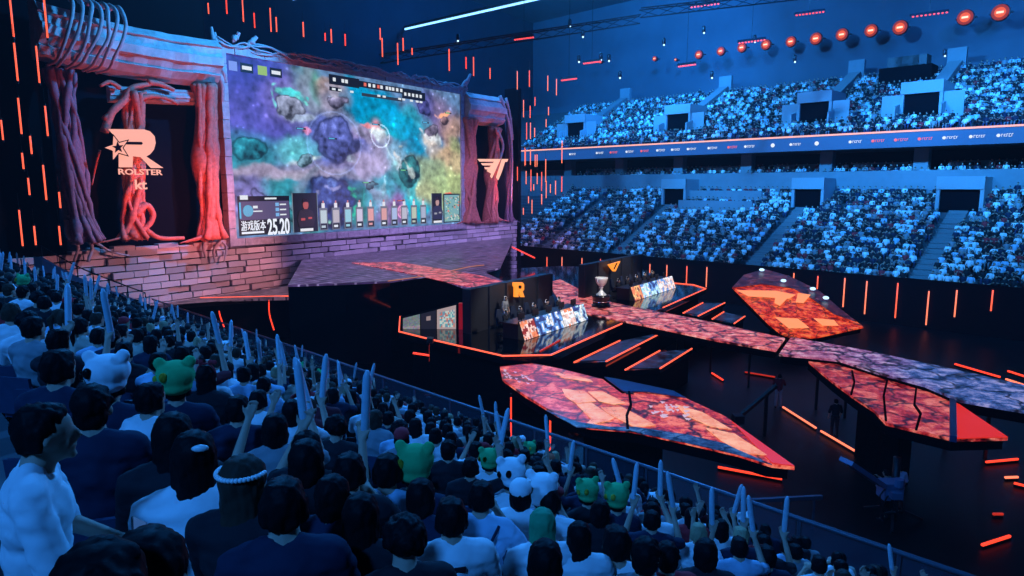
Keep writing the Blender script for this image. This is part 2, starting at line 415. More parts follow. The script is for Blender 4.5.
# benches of the camera platforms in the lower tier
sa, _ = plane_s(770, 195, LQ, LZ, RISE/ROW); sb2, _ = plane_s(697, 195, LQ, LZ, RISE/ROW)
for q, z in ((70.4, 8.6), (72.6, 9.7)):
    mb = MB(); mb.prism([SP(q, sa, z-1), SP(q+.25, sa, z-1), SP(q+.25, sb2, z-1), SP(q, sb2, z-1)], (0, 0, 1.9)); struct('trim_platform_front', mb, M_conc)
PLAT = (min(sa, sb2), max(sa, sb2))

# dark control booth on the upper tier
s1, z1 = q_s(878, 83, 85); s2, z2 = q_s(932, 63, 85)
bt = thing('control_booth', 'black boxy booth standing above the back rows of the upper far stand', 'booth', SP(86, (s1+s2)/2, 21.5))
lo, hi = sorted((s1, s2))
mb = MB(); mb.prism([SP(85, lo, 20.5), SP(87.5, lo, 20.5), SP(87.5, hi, 20.5), SP(85, hi, 20.5)], (0, 0, z2-20.5)); part('cabin', mb, M_black, bt)
mb = MB()
for k in range(4):
    s = lerp(lo+.6, hi-2.4, k/3); mb.prism([SP(85.3, s, z2), SP(87, s, z2), SP(87, s+1.7, z2), SP(85.3, s+1.7, z2)], (0, 0, 1.1))
part('equipment_cases', mb, M_metal, bt)

# ---------------- near stand (the one the camera stands on)
PITCH, NRISE = .85, .40
def prow(k): return .40+PITCH*k
def zrow(k): return 9.03-.47*prow(k)
NR = 14
mb = MB()
for k in range(-4, NR):
    a = prow(k)-.25; b = a+PITCH
    s1_ = 41 if k > 9 else 43+ (9-k)*.9
    mb.prism([SP(a, -14, -.1), SP(b, -14, -.1), SP(b, s1_, -.1), SP(a, s1_, -.1)], (0, 0, zrow(k)+.1))
struct('floor_near_terrace', mb, M_concd)
RP = prow(NR-1)+.62+.15   # rail line
rt = 4.85
mb = MB(); mb.prism([SP(RP, -14, 0), SP(RP+.2, -14, 0), SP(RP+.2, 40.5, 0), SP(RP, 40.5, 0)], (0, 0, 3.75)); struct('wall_near_front', mb, mat('maroon hoarding panels', (.10, .03, .03), .7, noise_amt=.3))
rl = thing('safety_railing', 'long dark blue steel and glass railing along the front of the near stand', 'railing', SP(RP+.1, 10, 3.7))
mb = MB(); mb.tube([SP(RP+.1, -14, rt), SP(RP+.1, 40.5, rt)], .045, 8); part('top_rail', mb, M_rail, rl, True)
M_glass = bpy.data.materials.new('tinted glass'); M_glass.use_nodes = True
_b = M_glass.node_tree.nodes['Principled BSDF']; _b.inputs['Base Color'].default_value = (.25, .4, .6, 1); _b.inputs['Alpha'].default_value = .05; _b.inputs['Roughness'].default_value = .15
s = -14
while s < 40:
    mb = MB(); mb.bar(SP(RP+.1, s, 3.7), SP(RP+.1, s, rt), .05); part('post', mb, M_rail, rl)
    mb = MB(); mb.prism([SP(RP+.09, s+.06, 3.8), SP(RP+.11, s+.06, 3.8), SP(RP+.11, s+1.64, 3.8), SP(RP+.09, s+1.64, 3.8)], (0, 0, .98)); part('glass_panel', mb, M_glass, rl)
    s += 1.7
# ledge closing the stand at the far left
bl = thing('stand_end_barrier', 'sloping blue-grey barrier closing the left end of the near stand below the brick wall', 'barrier', SP(6, 43, 5))
pts = [atz(42, 257, 7.6), atz(78, 277, 6.5), atz(110, 290, 5.8), atz(146, 303, 4.85)]
mb = MB()
for a, b in zip(pts, pts[1:]):
    for hgt, th in ((1.1, .22),):
        mb.prism([a, b, b-Vector((0, 0, hgt)), a-Vector((0, 0, hgt))], Vector((-.6, .25, 0)))
part('panel', mb, mat('blue grey plaster', (.42, .46, .6), .8, noise_amt=.2), bl)
mb = MB(); mb.tube([p+Vector((0, 0, .55)) for p in smooth_pts(pts, 4)], .035, 6)
for p in smooth_pts(pts, 2): mb.bar(p, p+Vector((0, 0, .55)), .04)
part('handrail', mb, M_metal, bl)
mb = MB(); q = [p-Vector((0, 0, 1.1)) for p in pts]
mb.prism([*q, Vector((q[-1].x, q[-1].y, 0)), Vector((q[0].x, q[0].y, 0))], Vector((-.3, .15, 0))); struct('wall_stand_end', mb, M_black)

# ================================================================ SCREEN WALL
s_l, _ = wsz(60, 150); s_r, _ = wsz(516, 200)
# bricks
z_top_l = wsz(150, 243)[1]; ZB = wsz(225, 243)[1]
brick = thing('brick_wall', 'pink and purple lit rough brick wall under the giant screen', 'wall', WP(10, 3.2))
rb_ = random.Random(5)
H = ZB-0.2; rows = 15; rh = .46
z = ZB
mbk = MB()
for r in range(rows):
    s = s_l-6+(r % 2)*.5
    z0 = ZB-(r+1)*rh
    while s < s_r:
        L_ = .7+rb_.random()*1.3; d = .02+rb_.random()*.16
        c = .35+.35*rb_.random()
        if rb_.random() < .06: d = -.12
        mbk.box((s+.03, z0+.03+rb_.random()*.03, -.3), (s+L_-.03, z0+rh-.03, d), (c, c*.86, c*.88), M=WF(0, 0))
        s += L_
part('brick', mbk, attr_mat('rough brick', .75), brick)
mb = MB(); mb.box((s_l-6, 0, -.6), (s_r, ZB-.05, -.15), M=WF(0, 0)); part('backing', mb, M_black, brick)
# ragged coping
mb = MB(); s = s_l
while s < s_r:
    L_ = .5+rb_.random(); h = .05+.25*rb_.random(); c = .3+.3*rb_.random()
    mb.box((s, ZB-.02, -.4), (s+L_, ZB+h, .22), (c, c*.86, c*.9), M=WF(0, 0)); s += L_+.05
part('coping', mb, attr_mat('rough brick'), brick)
# black drape behind everything on that wall
mb = MB(); mb.box((s_l-40, 0, -1.6), (0, 26, -1.3), M=WF(0, 0)); mb.box((0, 0, -1.6), (s_r+.3, 20.6, -1.3), M=WF(0, 0)); struct('wall_stage_back', mb, M_black)
mb = MB(); mb.box((s_r, 0, -1.6), (s_r+.6, 22.2, .3), M=WF(0, 0)); struct('wall_stage_return', mb, M_black)

# ---- main screen
D = .5
tl = wsz(219, 44, D); tr = wsz(466, 90, D); br_ = wsz(461, 229, D); bl_ = wsz(227, 246, D)
S0 = (tl[0]+bl_[0])/2; S1 = (tr[0]+br_[0])/2; Z1 = (tl[1]+tr[1])/2; Z0 = (bl_[1]+br_[1])/2
print('SCREEN', S0, S1, Z0, Z1, 'ZB', ZB, 'sr', s_r)
scr = thing('main_screen', 'giant framed video screen showing a colourful overhead game map above the brick wall', 'screen', WP((S0+S1)/2, Z0, D))
fw = .55
M_frame = mat('weathered stone frame', (.42, .36, .38), .7, noise_amt=.5, nscale=3, bump=.6)
for nm, a in (('left', (S0, Z0, S0+fw, Z1)), ('right', (S1-fw, Z0, S1, Z1)), ('top', (S0, Z1-fw, S1, Z1)), ('bottom', (S0, Z0, S1, Z0+fw))):
    mb = MB(); x0, y0, x1, y1 = a
    n = int(max(x1-x0, y1-y0)/1.2)
    for i in range(n):   # blocks of the frame
        if x1-x0 > y1-y0: q = (lerp(x0, x1, i/n)+.02, y0, lerp(x0, x1, (i+1)/n)-.02, y1)
        else: q = (x0, lerp(y0, y1, i/n)+.02, x1, lerp(y0, y1, (i+1)/n)-.02)
        j = .06*rb_.random()
        mb.box((q[0], q[1], -.5), (q[2], q[3], .16+j), M=WF(0, 0, D))
    part('frame', mb, M_frame, scr)
# vines / roots on top edge and corners
M_root = mat('pale twisted root', (.40, .33, .36), .7, noise_amt=.4, nscale=4, bump=.4)
def vine(p0, p1, amp, r, seed, n=18, d=0.2):
    g = random.Random(seed); pts = []
    for i in range(n+1):
        t = i/n; s = lerp(p0[0], p1[0], t)+g.uniform(-amp, amp)*.4; z = lerp(p0[1], p1[1], t)+g.uniform(-amp, amp)
        pts.append(WP(s, z, D+d+g.uniform(-.15, .2)))
    return smooth_pts(pts, 3), [r*(1-.5*abs(2*t/(len(pts)*3)-1)) for t in range(3*n+1)]
mb = MB()
for i in range(5):
    p, r = vine((S0-.3, Z1+.1), (S1+.4, Z1+.1), .35, .11, 20+i, 26); mb.tube(p, r, 6)
for (a, b, sd) in (((S0-.5, Z1+.9), (S0+.3, Z1-2.5), 1), ((S0-.2, Z1+.6), (S0+.1, Z1-4), 2), ((S1-.6, Z1-.3), (S1+.9, Z1+1.5), 3), ((S1-.1, Z1-.6), (S1+.6, Z1+1.2), 4), ((S0+1, Z1+.2), (S0+1.6, Z1+.9), 5), ((S0+2.2, Z1+.1), (S0+3, Z1+1), 6)):
    p, r = vine(a, b, .12, .2, sd, 6); mb.tube(p, r, 7)
part('vines', mb, M_root, scr, True, label='pale twisted roots climbing over the top edge')
# picture
X0, X1, Y0_, Y1_ = S0+fw, S1-fw, Z0+fw, Z1-fw
NX, NY = 340, 180
blobs = [ # x, y, rx, ry, colour, angle   (x,y in 0..1 of the picture)
 (.06,.93,.14,.16,(.05,.05,.30)),(.07,.70,.14,.18,(.09,.08,.34)),(.20,.80,.10,.13,(.22,.18,.42)),(.05,.50,.08,.12,(.04,.22,.28)),
 (.27,.86,.06,.12,(.10,.26,.20)),(.38,.82,.07,.10,(.30,.27,.36)),(.34,.90,.05,.05,(.3,.22,.2)),(.50,.86,.12,.07,(.02,.24,.42)),(.55,.76,.12,.09,(.01,.28,.48)),
 (.62,.70,.10,.08,(.02,.36,.42)),(.72,.60,.13,.13,(.01,.18,.32)),(.75,.75,.08,.10,(.05,.3,.40)),(.88,.80,.09,.13,(.18,.13,.22)),(.82,.86,.05,.08,(.08,.08,.26)),
 (.95,.72,.06,.10,(.40,.26,.20)),(.37,.56,.11,.15,(.12,.14,.42)),(.37,.54,.07,.09,(.20,.22,.50)),(.24,.52,.10,.06,(.14,.44,.50)),(.10,.36,.12,.04,(.40,.34,.42)),(.30,.36,.15,.035,(.34,.32,.40)),
 (.50,.46,.08,.08,(.34,.30,.44)),(.07,.22,.07,.10,(.22,.20,.46)),(.17,.24,.07,.10,(.06,.30,.36)),(.35,.20,.14,.16,(.03,.08,.20)),(.35,.21,.09,.10,(.10,.14,.34)),(.46,.18,.05,.12,(.03,.20,.14)),
 (.55,.24,.05,.13,(.10,.34,.44)),(.66,.50,.07,.12,(.36,.50,.62)),(.68,.38,.08,.10,(.05,.24,.26)),(.74,.17,.06,.09,(.01,.34,.44)),(.83,.42,.11,.12,(.30,.38,.24)),(.90,.28,.11,.14,(.36,.46,.22)),
 (.93,.50,.07,.10,(.50,.36,.20)),(.80,.24,.08,.08,(.42,.42,.26)),(.97,.38,.04,.2,(.34,.40,.20)),(.62,.12,.08,.08,(.26,.14,.34)),(.25,.10,.10,.08,(.06,.22,.22)),(.50,.62,.06,.05,(.40,.30,.48)),
 (.57,.63,.035,.05,(.75,.85,.9)),(.23,.70,.05,.03,(.5,.62,.72)),(.22,.83,.03,.03,(.1,.6,.6)),(.24,.46,.05,.02,(.62,.72,.8)),(.65,.44,.02,.05,(.7,.8,.85)),(.71,.42,.02,.05,(.5,.6,.3)),(.34,.24,.05,.015,(.6,.6,.7)),(.44,.45,.02,.02,(.6,.9,.95)),
 (.93,.22,.012,.02,(.9,.1,.1)),(.55,.67,.04,.015,(.9,.3,.3)),(.84,.66,.03,.04,(.55,.6,.62)),(.93,.86,.03,.02,(.75,.35,.2)),(.26,.62,.012,.02,(.6,.25,.4))]
ba = np.array([(b[0], b[1], b[2], b[3], *b[4]) for b in blobs])
xs, ys = np.meshgrid((np.arange(NX)+.5)/NX, (np.arange(NY)+.5)/NY)
nz = np.array([[noise.fractal(Vector((x*9, y*5.2, 1.3)), 1, 2, 5) for x in xs[0]] for y in ys[:, 0]])
nz2 = np.array([[noise.fractal(Vector((x*9+7, y*5.2+9, 4.3)), 1, 2, 5) for x in xs[0]] for y in ys[:, 0]])
nz3 = np.array([[noise.fractal(Vector((x*42, y*24, 8.3)), 1, 2, 3) for x in xs[0]] for y in ys[:, 0]])
wx = xs+nz*.035; wy = ys+nz2*.055
acc = np.zeros((NY, NX, 3)); wt = np.full((NY, NX), .08); acc += np.array((.12, .2, .34))*.08
for b in ba:
    d2 = ((wx-b[0])/b[2])**2+((wy-b[1])/b[3])**2; g = np.exp(-(d2*1.1)**1.8)*(1 if b[2] > .045 else 5); wt += g; acc += g[..., None]*b[4:7]
img = acc/wt[..., None]
tex = (1+.55*nz3+.30*nz2)[..., None]; img = img*tex
def paint(mask, c, k=1.):
    global img
    mk_ = np.clip(mask*k, 0, 1)[..., None]; img = img*(1-mk_)+np.array(c)*tex*mk_
def path(pts, wd_, c, k=.6):
    P_ = smooth_pts([(x, y, 0) for x, y in pts], 8); d = np.full((NY, NX), 9.)
    for q in P_: d = np.minimum(d, np.hypot((wx-q.x)*1.78, wy-q.y))
    paint(np.exp(-(d/wd_)**4), c, k)
def mound(cx, cy, r, c, hi, dark=.35):
    d = np.hypot((wx-cx)*1.78, (wy-cy)*1.15)/r
    paint(np.clip((1.12-d)*9, 0, 1), np.array(c)*dark*.6, .9)
    sh = np.clip(.55+.5*(-(wx-cx)*.8+(wy-cy))/r+.6*nz3, .1, 1.5)
    m_ = np.clip((1-d)*7, 0, 1)[..., None]; global img
    img = img*(1-m_)+(np.array(c)*sh[..., None]+np.array(hi)*np.clip(sh-.95, 0, 1)[..., None])*m_
PT = (.30, .26, .38)
path([(0, .34), (.12, .36), (.22, .42), (.33, .38), (.45, .46), (.55, .52), (.62, .60)], .045, PT)
path([(.27, 1), (.25, .88), (.31, .74), (.44, .70), (.50, .60)], .04, (.24, .26, .36))
path([(.45, .46), (.50, .34), (.56, .22), (.60, .05)], .035, PT)
path([(0, .12), (.10, .10), (.18, .15), (.24, .30), (.30, .38)], .03, (.20, .25, .34))
path([(.80, .64), (.86, .54), (.94, .50), (1, .46)], .06, (.48, .34, .24))
path([(.44, .95), (.55, .84), (.66, .74), (.78, .62), (.72, .52)], .06, (.02, .30, .50), .7)
path([(.74, .30), (.74, .18), (.70, .08)], .05, (.01, .34, .42), .7)
mound(.37, .56, .15, (.16, .19, .52), (.25, .3, .5)); mound(.055, .50, .085, (.05, .26, .34), (.1, .4, .45)); mound(.35, .19, .17, (.07, .10, .30), (.2, .3, .4)); mound(.09, .20, .07, (.22, .22, .48), (.2, .3, .4))
mound(.24, .47, .055, (.28, .46, .58), (.5, .6, .6)); mound(.21, .74, .07, (.40, .44, .60), (.4, .45, .5)); mound(.70, .38, .10, (.06, .24, .26), (.1, .3, .2)); mound(.84, .72, .06, (.28, .24, .34), (.3, .3, .3)); mound(.40, .80, .06, (.28, .26, .40), (.3, .3, .35)); mound(.52, .30, .04, (.10, .16, .2), (.1, .2, .2)); mound(.93, .80, .05, (.34, .22, .24), (.3, .2, .2))
mound(.17, .10, .06, (.06, .24, .28), (.1, .3, .3)); mound(.80, .88, .05, (.10, .10, .30), (.1, .2, .3))
for (p0_, p1_, c_) in (((.62,.62),(.66,.42),(.55,.62,.68)),((.60,.56),(.63,.40),(.42,.55,.64)),((.68,.56),(.72,.36),(.45,.52,.50)),((.64,.5),(.70,.48),(.6,.6,.6)),((.17,.86),(.16,.76),(.2,.55,.55)),((.19,.83),(.25,.80),(.25,.75,.7)),((.20,.86),(.26,.84),(.1,.5,.5)),((.56,.36),(.57,.14),(.3,.5,.6)),((.44,.26),(.46,.12),(.04,.36,.22)),((.78,.72),(.85,.66),(.6,.6,.62)),((.36,.92),(.42,.80),(.36,.34,.42)),((.30,.26),(.42,.28),(.3,.3,.5)),((.29,.18),(.34,.10),(.25,.5,.4)),((.86,.86),(.95,.84),(.5,.3,.3)),((.48,.30),(.50,.18),(.05,.30,.30))):
    t_ = np.clip(((xs-p0_[0])*(p1_[0]-p0_[0])+(ys-p0_[1])*(p1_[1]-p0_[1]))/((p1_[0]-p0_[0])**2+(p1_[1]-p0_[1])**2), 0, 1)
    d = np.hypot((wx-p0_[0]-t_*(p1_[0]-p0_[0]))*1.78, wy-p0_[1]-t_*(p1_[1]-p0_[1])); paint(np.exp(-(d/.014)**4), c_, .85)
gg = random.Random(3)
for _ in range(240):      # little plants, stones and units
    cx_, cy_ = gg.random(), gg.random(); d = np.hypot((xs-cx_)*1.78, ys-cy_); i_, j_ = int(cx_*NX), int(cy_*NY); b0 = img[j_, i_]
    paint(np.exp(-(d/(.004+.008*gg.random()))**2), np.clip(b0*gg.choice([.45, .6, 1.7, 2.1]), 0, .8), .8)
for (cx, cy, r, c) in ((.57,.63,.05,(.6,.68,.8)),(.37,.56,.13,(.12,.16,.3)),(.67,.11,.03,(.9,.4,.5))):
    d = np.sqrt(((xs-cx)*1.78)**2+(ys-cy)**2); img[np.abs(d-r*1.5) < .006] += np.array(c)*.5
paint(np.exp(-(np.hypot((wx-.57)*1.78, wy-.63)/.05)**4), (.75, .85, .9), .8); paint(np.exp(-(np.hypot((xs-.55)*1.78, ys-.71)/.03)**2), (.8, .25, .3), .8)
paint(np.exp(-(np.hypot((xs-.67)*1.78, ys-.11)/.035)**4), (.8, .45, .5), .8); paint(np.exp(-(np.hypot((xs-.93)*1.78, ys-.22)/.015)**2), (.9, .1, .1), .9); paint(np.exp(-(np.hypot((xs-.64)*1.78, ys-.45)/.02)**2), (.5, .9, .95), .8)
mean_ = img.mean(axis=2, keepdims=True); img = mean_+(img-mean_)*1.15; img = np.clip(img*1.15, 0, 1)**1.06
vs = []; 
for j in range(NY+1):
    for i in range(NX+1): vs.append((lerp(X0, X1, i/NX), lerp(Y0_, Y1_, j/NY), 0.02))
fs = [(j*(NX+1)+i, j*(NX+1)+i+1, (j+1)*(NX+1)+i+1, (j+1)*(NX+1)+i) for j in range(NY) for i in range(NX)]
me = bpy.data.meshes.new('display'); Mx = WM[scr.name].inverted() @ WF(0, 0, D)
me.from_pydata([tuple(Mx @ Vector(v)) for v in vs], [], fs)
at = me.color_attributes.new('Col', 'FLOAT_COLOR', 'CORNER')
cc = np.ones((NY*NX, 4, 4)); cc[:, :, :3] = img.reshape(-1, 1, 3); at.data.foreach_set('color', cc.ravel())
M_disp = attr_mat('screen picture', .5, 1.05); me.materials.append(M_disp)
o = bpy.data.objects.new('display', me); C.objects.link(o); o.parent = scr; WM['display'] = WM[scr.name]
# HUD pieces shown on the screen
def hud(name, rects, depth=.04, label=None):
    m = MB()
    for x0, y0, x1, y1, c, dd in rects:
        m.box((lerp(X0, X1, x0), lerp(Y0_, Y1_, y0), .02), (lerp(X0, X1, x1), lerp(Y0_, Y1_, y1), depth+dd), c, M=WF(0, 0, D))
    return part(name, m, attr_mat('hud picture', .5, 1.0), scr, label=label)
g = random.Random(9)
K = (.008, .01, .02); Wt = (.75, .8, .85)
def hf(x, y): return WF(lerp(X0, X1, x), lerp(Y0_, Y1_, y), D+.09)
hud('team_chips', [(.01,.915,.035,.965,(.2,.3,.8),0),(.045,.915,.085,.965,K,0),(.05,.93,.08,.95,Wt,.01),(.10,.915,.13,.965,(.3,.5,.12),0),(.14,.915,.18,.965,K,0),(.145,.93,.175,.95,Wt,.01)])
R = [(.355,.925,.48,.985,K,0),(.48,.935,.78,.975,K,0),(.68,.905,.80,.965,K,0),(.355,.885,.40,.91,K,0),(.49,.88,.68,.90,(.03,.04,.06),0)]
for x in (.37,.405,.42,.50,.52,.54,.56,.575,.60,.615,.63,.65,.67,.69,.71,.73,.75,.77): R.append((x,.945-.02*(x > .68),x+.011,.967-.02*(x > .68),Wt if g.random() < .8 else (.8,.15,.1),.012))
for x in (.365,.39,.44,.56,.585,.66,.68,.72,.75,.77): R.append((x,.89,x+.014,.903,Wt,.012))
hud('score_bar', R)
# left info panel
R = [(.012,.012,.185,.235,K,0),(.016,.10,.183,.205,(.10,.08,.18),.01),(.016,.11,.021,.20,(.1,.5,.8),.02),(.02,.215,.045,.24,Wt,.01),(.10,.215,.14,.225,Wt,.01)]
for k in range(3): R += [(.135,.115+k*.03,.147,.135+k*.03,(.2,.45,.8),.02),(.15,.12+k*.03,.172,.128+k*.03,Wt,.02)]
R += [(.06,.165,.075,.18,Wt,.02),(.06,.145,.09,.152,Wt,.02)]
info = hud('patch_panel', R)
m = MB(); m.lathe((0, 0, 0), [(.42, 0), (.42, .05)], 20); m.lathe((0, 0, .05), [(.28, 0), (.28, .02)], 20); m.v = [hf(.042, .152) @ p for p in m.v]
part('round_icon', m, glow('cyan icon', (.1, .5, .8), .8), scr)
add_text('version_caption', '游戏版本', M_white_e, scr, hf(.058, .068), 2.1, height=.75)
add_text('version_number', '25.20', M_white_e, scr, hf(.142, .055), 2.0, off=.02, height=1.25)
m = MB(); m.box((X0+.5, lerp(Y0_, Y1_, .022), .06), (X0+2.4, lerp(Y0_, Y1_, .034), .09), M=WF(0, 0, D)); part('caption_line', m, M_white_e, scr)
# portraits (generic figures)
def portrait(x0, x1, y0, y1, kit):
    R = [(x0,y0,x1,y1,(.012,.012,.02),0),(x0,y0,x0+.002,y1,(.2,.25,.3),.01),(x1-.002,y0,x1,y1,(.2,.25,.3),.01)]
    hud('portrait_panel', R)
    cx = (x0+x1)/2; W_ = X1-X0; H_ = Y1_-Y0_
    hh = (y1-y0)*H_; B = hf(cx, y0)
    m = MB()
    m.ell((0, hh*.70, .02), (hh*.09, hh*.12, .05), 12, 8, kit[0])
    m.ell((0, hh*.78, .0), (hh*.10, hh*.09, .06), 12, 8, (.02, .01, .02))
    m.box((-hh*.05, hh*.52, 0), (hh*.05, hh*.62, .04), kit[0])
    m.prism([(-hh*.22, hh*.14, 0), (hh*.22, hh*.14, 0), (hh*.27, hh*.36, 0), (hh*.20, hh*.54, 0), (hh*.06, hh*.59, 0), (-hh*.06, hh*.59, 0), (-hh*.20, hh*.54, 0), (-hh*.27, hh*.36, 0)], (0, 0, .05), kit[1])
    m.box((-hh*.17, hh*.30, .05), (-hh*.05, hh*.36, .08), kit[2]); m.box((hh*.06, hh*.33, .05), (hh*.17, hh*.38, .08), kit[2])
    m.box((-hh*.2, hh*.02, .02), (hh*.2, hh*.09, .06), (.8, .8, .85))
    m.v = [B @ p for p in m.v]
    part('portrait_figure', m, attr_mat('hud picture'), scr)
portrait(.195,.29,.012,.25,((.45,.10,.10),(.03,.02,.03),(.5,.08,.08)))
portrait(.825,.885,.012,.24,((.5,.3,.28),(.03,.03,.08),(.35,.35,.4)))
for k in range(10):
    x = .312+k*.0505+(.012 if k > 4 else 0); c = [(.5,.6,.65),(.5,.45,.5),(.3,.6,.7),(.6,.55,.7),(.75,.35,.35),(.7,.35,.35),(.4,.5,.75),(.5,.5,.6),(.5,.55,.45),(.4,.45,.6)][k]
    y1 = .155
    hud('champion_card', [(x-.016,.015,x+.016,y1,(.16,.17,.22),0),(x-.012,.06,x+.012,y1-.015,c,.01),(x-.013,.02,x+.013,.055,K,.01),(x-.010,.03,x+.006,.045,Wt if k % 2 else c,.02),(x-.006,y1,x+.006,y1+.03,(.75,.75,.8),0),(x-.002,y1+.03,x+.003,y1+.045,(.6,.2,.2),0)])
# minimap
R = [(.893,.012,.993,.235,K,0),(.899,.02,.988,.225,(.20,.42,.44),.01)]
for _ in range(90):
    x = .902+g.random()*.08; y = .03+g.random()*.18; r = .003+.006*g.random()
    R.append((x,y,x+r,y+r*1.6,g.choice([(.05,.2,.2),(.6,.75,.7),(.1,.35,.5),(.75,.2,.15),(.4,.55,.3),(.7,.6,.5)]),.02+.005*g.random()))
hud('minimap', R)
R = []
for (x, y) in ((.36,.585),(.55,.70),(.68,.40),(.80,.75),(.24,.63),(.93,.84),(.66,.185),(.50,.31)):
    R = [(x-.018,y,x+.018,y+.010,(.02,.02,.03),.0),(x-.016,y+.002,x+.008,y+.008,g.choice([(.7,.15,.15),(.1,.5,.8),(.2,.7,.3)]),.01)]
    hud('health_bar', R)

# ---- ruined portals left and right of the screen
M_stone = mat('carved grey stone', (.42, .40, .42), .7, noise_amt=.45, nscale=2.5, bump=.7)
M_rroot = mat('reddish bark root', (.55, .16, .12), .7, noise_amt=.55, nscale=5, bump=.7)
M_panel = mat('black led wall', (.006, .006, .011), .95, noise_amt=.2, spec=.02)
def column(parent, px, v0, v1, wd, seed, mt, dd=.7, strands=9, lean=0):
    """bundle of twisted roots standing on the wall between rows v0 and v1"""
    s0, z1 = wsz(px, v0, dd); _, z0 = wsz(px, v1, dd); g = random.Random(seed)
    mb = MB(); core = []
    for i in range(9):
        t = i/8; core.append(WP(s0+lean*(t-.5)+g.uniform(-.1, .1)*wd, lerp(z0, z1, t), dd*.6))
    core = smooth_pts(core, 3); mb.tube(core, [wd*(.36+.12*math.cos(k*.5)+.12*(1-k/len(core))) for k in range(len(core))], 10)
    for j in range(strands):
        ph = g.random()*6.28; tw = g.uniform(-2.2, 3.2); r0 = wd*(.30+.22*g.random()); th = wd*(.08+.12*g.random()); pts = []; rr = []
        for i in range(15):
            t = i/14; rad = r0*(1+.9*max(0, .12-t)*6+.5*max(0, t-.88)*6)
            a = ph+tw*t*2; c = lean*(t-.5)
            pts.append(WP(s0+c+rad*math.cos(a)+g.uniform(-.05, .05), lerp(z0, z1, t)+g.uniform(-.1, .1), dd*.6+abs(rad*math.sin(a))*.9+.05))
            rr.append(th*(.75+.5*g.random()))
        pts2 = smooth_pts(pts, 3); mb.tube(pts2, [rr[min(14, k//3)] for k in range(len(pts2))], 7)
    for j in range(5):    # roots spreading at the foot
        a = g.uniform(-1, 1); pts = [WP(s0+a*wd*.3, z0+.8, dd), WP(s0+a*wd*.8, z0+.3, dd+.2), WP(s0+a*wd*1.5, z0+.1, dd+.2), WP(s0+a*wd*(1.8+g.random()), z0-.1, dd+.1)]
        mb.tube(smooth_pts(pts, 4), [wd*.11*(1-k/16) for k in range(13)], 7)
    return part('root_column', mb, mt, parent, True)
pl = thing('ruin_portal', 'large ruined stone portal with red roots and pale star-and-letter emblem left of the screen', 'stage scenery', WP((s_l+S0)/2, ZB))
mb = MB(); a = wsz(63, 120); mb.box((s_l, ZB, -1.2), (S0, 20.5, -.9), M=WF(0, 0)); part('backdrop_panel', mb, M_panel, pl)
# lintel: carved half-round beam
def beam(parent, sa, sb, zc, r, dd, n=22, prof=None, nm='stone_beam'):
    prof = prof or [(-.9,0),(-.75,.55),(-.5,.8),(-.45,.70),(-.2,.88),(-.15,1.0),(.15,1.0),(.2,.9),(.5,.8),(.55,.92),(.85,.55),(.95,0)]
    mb = MB(); pts = []; N_ = 26; 
    for i in range(N_+1):
        t = i/N_; s = lerp(sa, sb, t); z = zc(t)
        for (h, o) in prof:
            j = (noise.noise(Vector((s*.9, h*3, 5)))*.14)
            pts.append(WP(s, z+h*r, dd+(o+j)*r*.9-.6*r))
    m_ = len(prof); fs = []
    for i in range(N_):
        for k in range(m_-1): fs.append((i*m_+k, (i+1)*m_+k, (i+1)*m_+k+1, i*m_+k+1))
    fs.append(tuple(range(m_))); fs.append(tuple(reversed(range(N_*m_, N_*m_+m_))))
    mb.add(pts, fs); return part(nm, mb, M_stone, parent, False)
sA, zA = wsz(61, 32, 1.2); sB, zB2 = wsz(214, 62, 1.2)
beam(pl, sA-1.2, sB+.4, lambda t: lerp(zA, zB2, t)-.25*math.sin(t*3.14), 1.75, 1.2)
mb = MB(); g = random.Random(4)
for k in range(7):     # claw-like roots gripping the beam's left part
    s0 = sA+.1+k*.46; zc = lerp(zA, zB2, (s0-sA)/(sB-sA)); pts = []
    for i in range(8):
        a = 1.9-i*.5; pts.append(WP(s0+.35*math.sin(i*.7)+g.uniform(-.15, .15)-i*.12, zc+2.0*math.sin(a), 1.5+1.7*max(-.2, math.cos(a))*.9))
    p = smooth_pts(pts, 4); mb.tube(p, [.14*(1-.5*q/len(p)) for q in range(len(p))], 7)
part('gripping_roots', mb, M_root, pl, True)
# second thin ledge beneath, and its broken end
sC, zC = wsz(110, 92, .6); sD, zD = wsz(205, 96, .6)
beam(pl, sC, sD+.6, lambda t: lerp(zC, zD, t)-.1, .55, .5, nm='lower_ledge')
column(pl, 128, 92, 240, 1.25, 11, M_rroot, lean=.6)
column(pl, 203, 84, 240, 1.5, 12, M_rroot, dd=.9, strands=12)
column(pl, 66, 70, 243, 1.3, 13, mat('dark purple root', (.22, .12, .17), .75, noise_amt=.5, nscale=5, bump=.6), lean=-.4)
mb = MB()
for (pts, r) in (([(104,132),(112,112),(124,100),(132,88),(150,84)], .26), ([(104,120),(118,108),(130,98),(146,92)], .2), ([(136,100),(150,96),(166,98),(178,104)], .2), ([(120,88),(110,82),(100,86)], .16), ([(148,82),(160,84),(174,90)], .22), ([(136,215),(146,205),(153,215),(146,228),(124,240)], .24), ([(146,230),(160,238),(184,238)], .2), ([(130,236),(142,222),(138,205)], .25), ([(100,150),(96,165),(92,185)], .07)):
    p = smooth_pts([wpx(u, v, .9) for u, v in pts], 5); mb = MB(); mb.tube(p, [r*(1-.45*k/len(p)) for k in range(len(p))], 7)
    part('branching_root', mb, M_rroot, pl, True)
mb = MB()
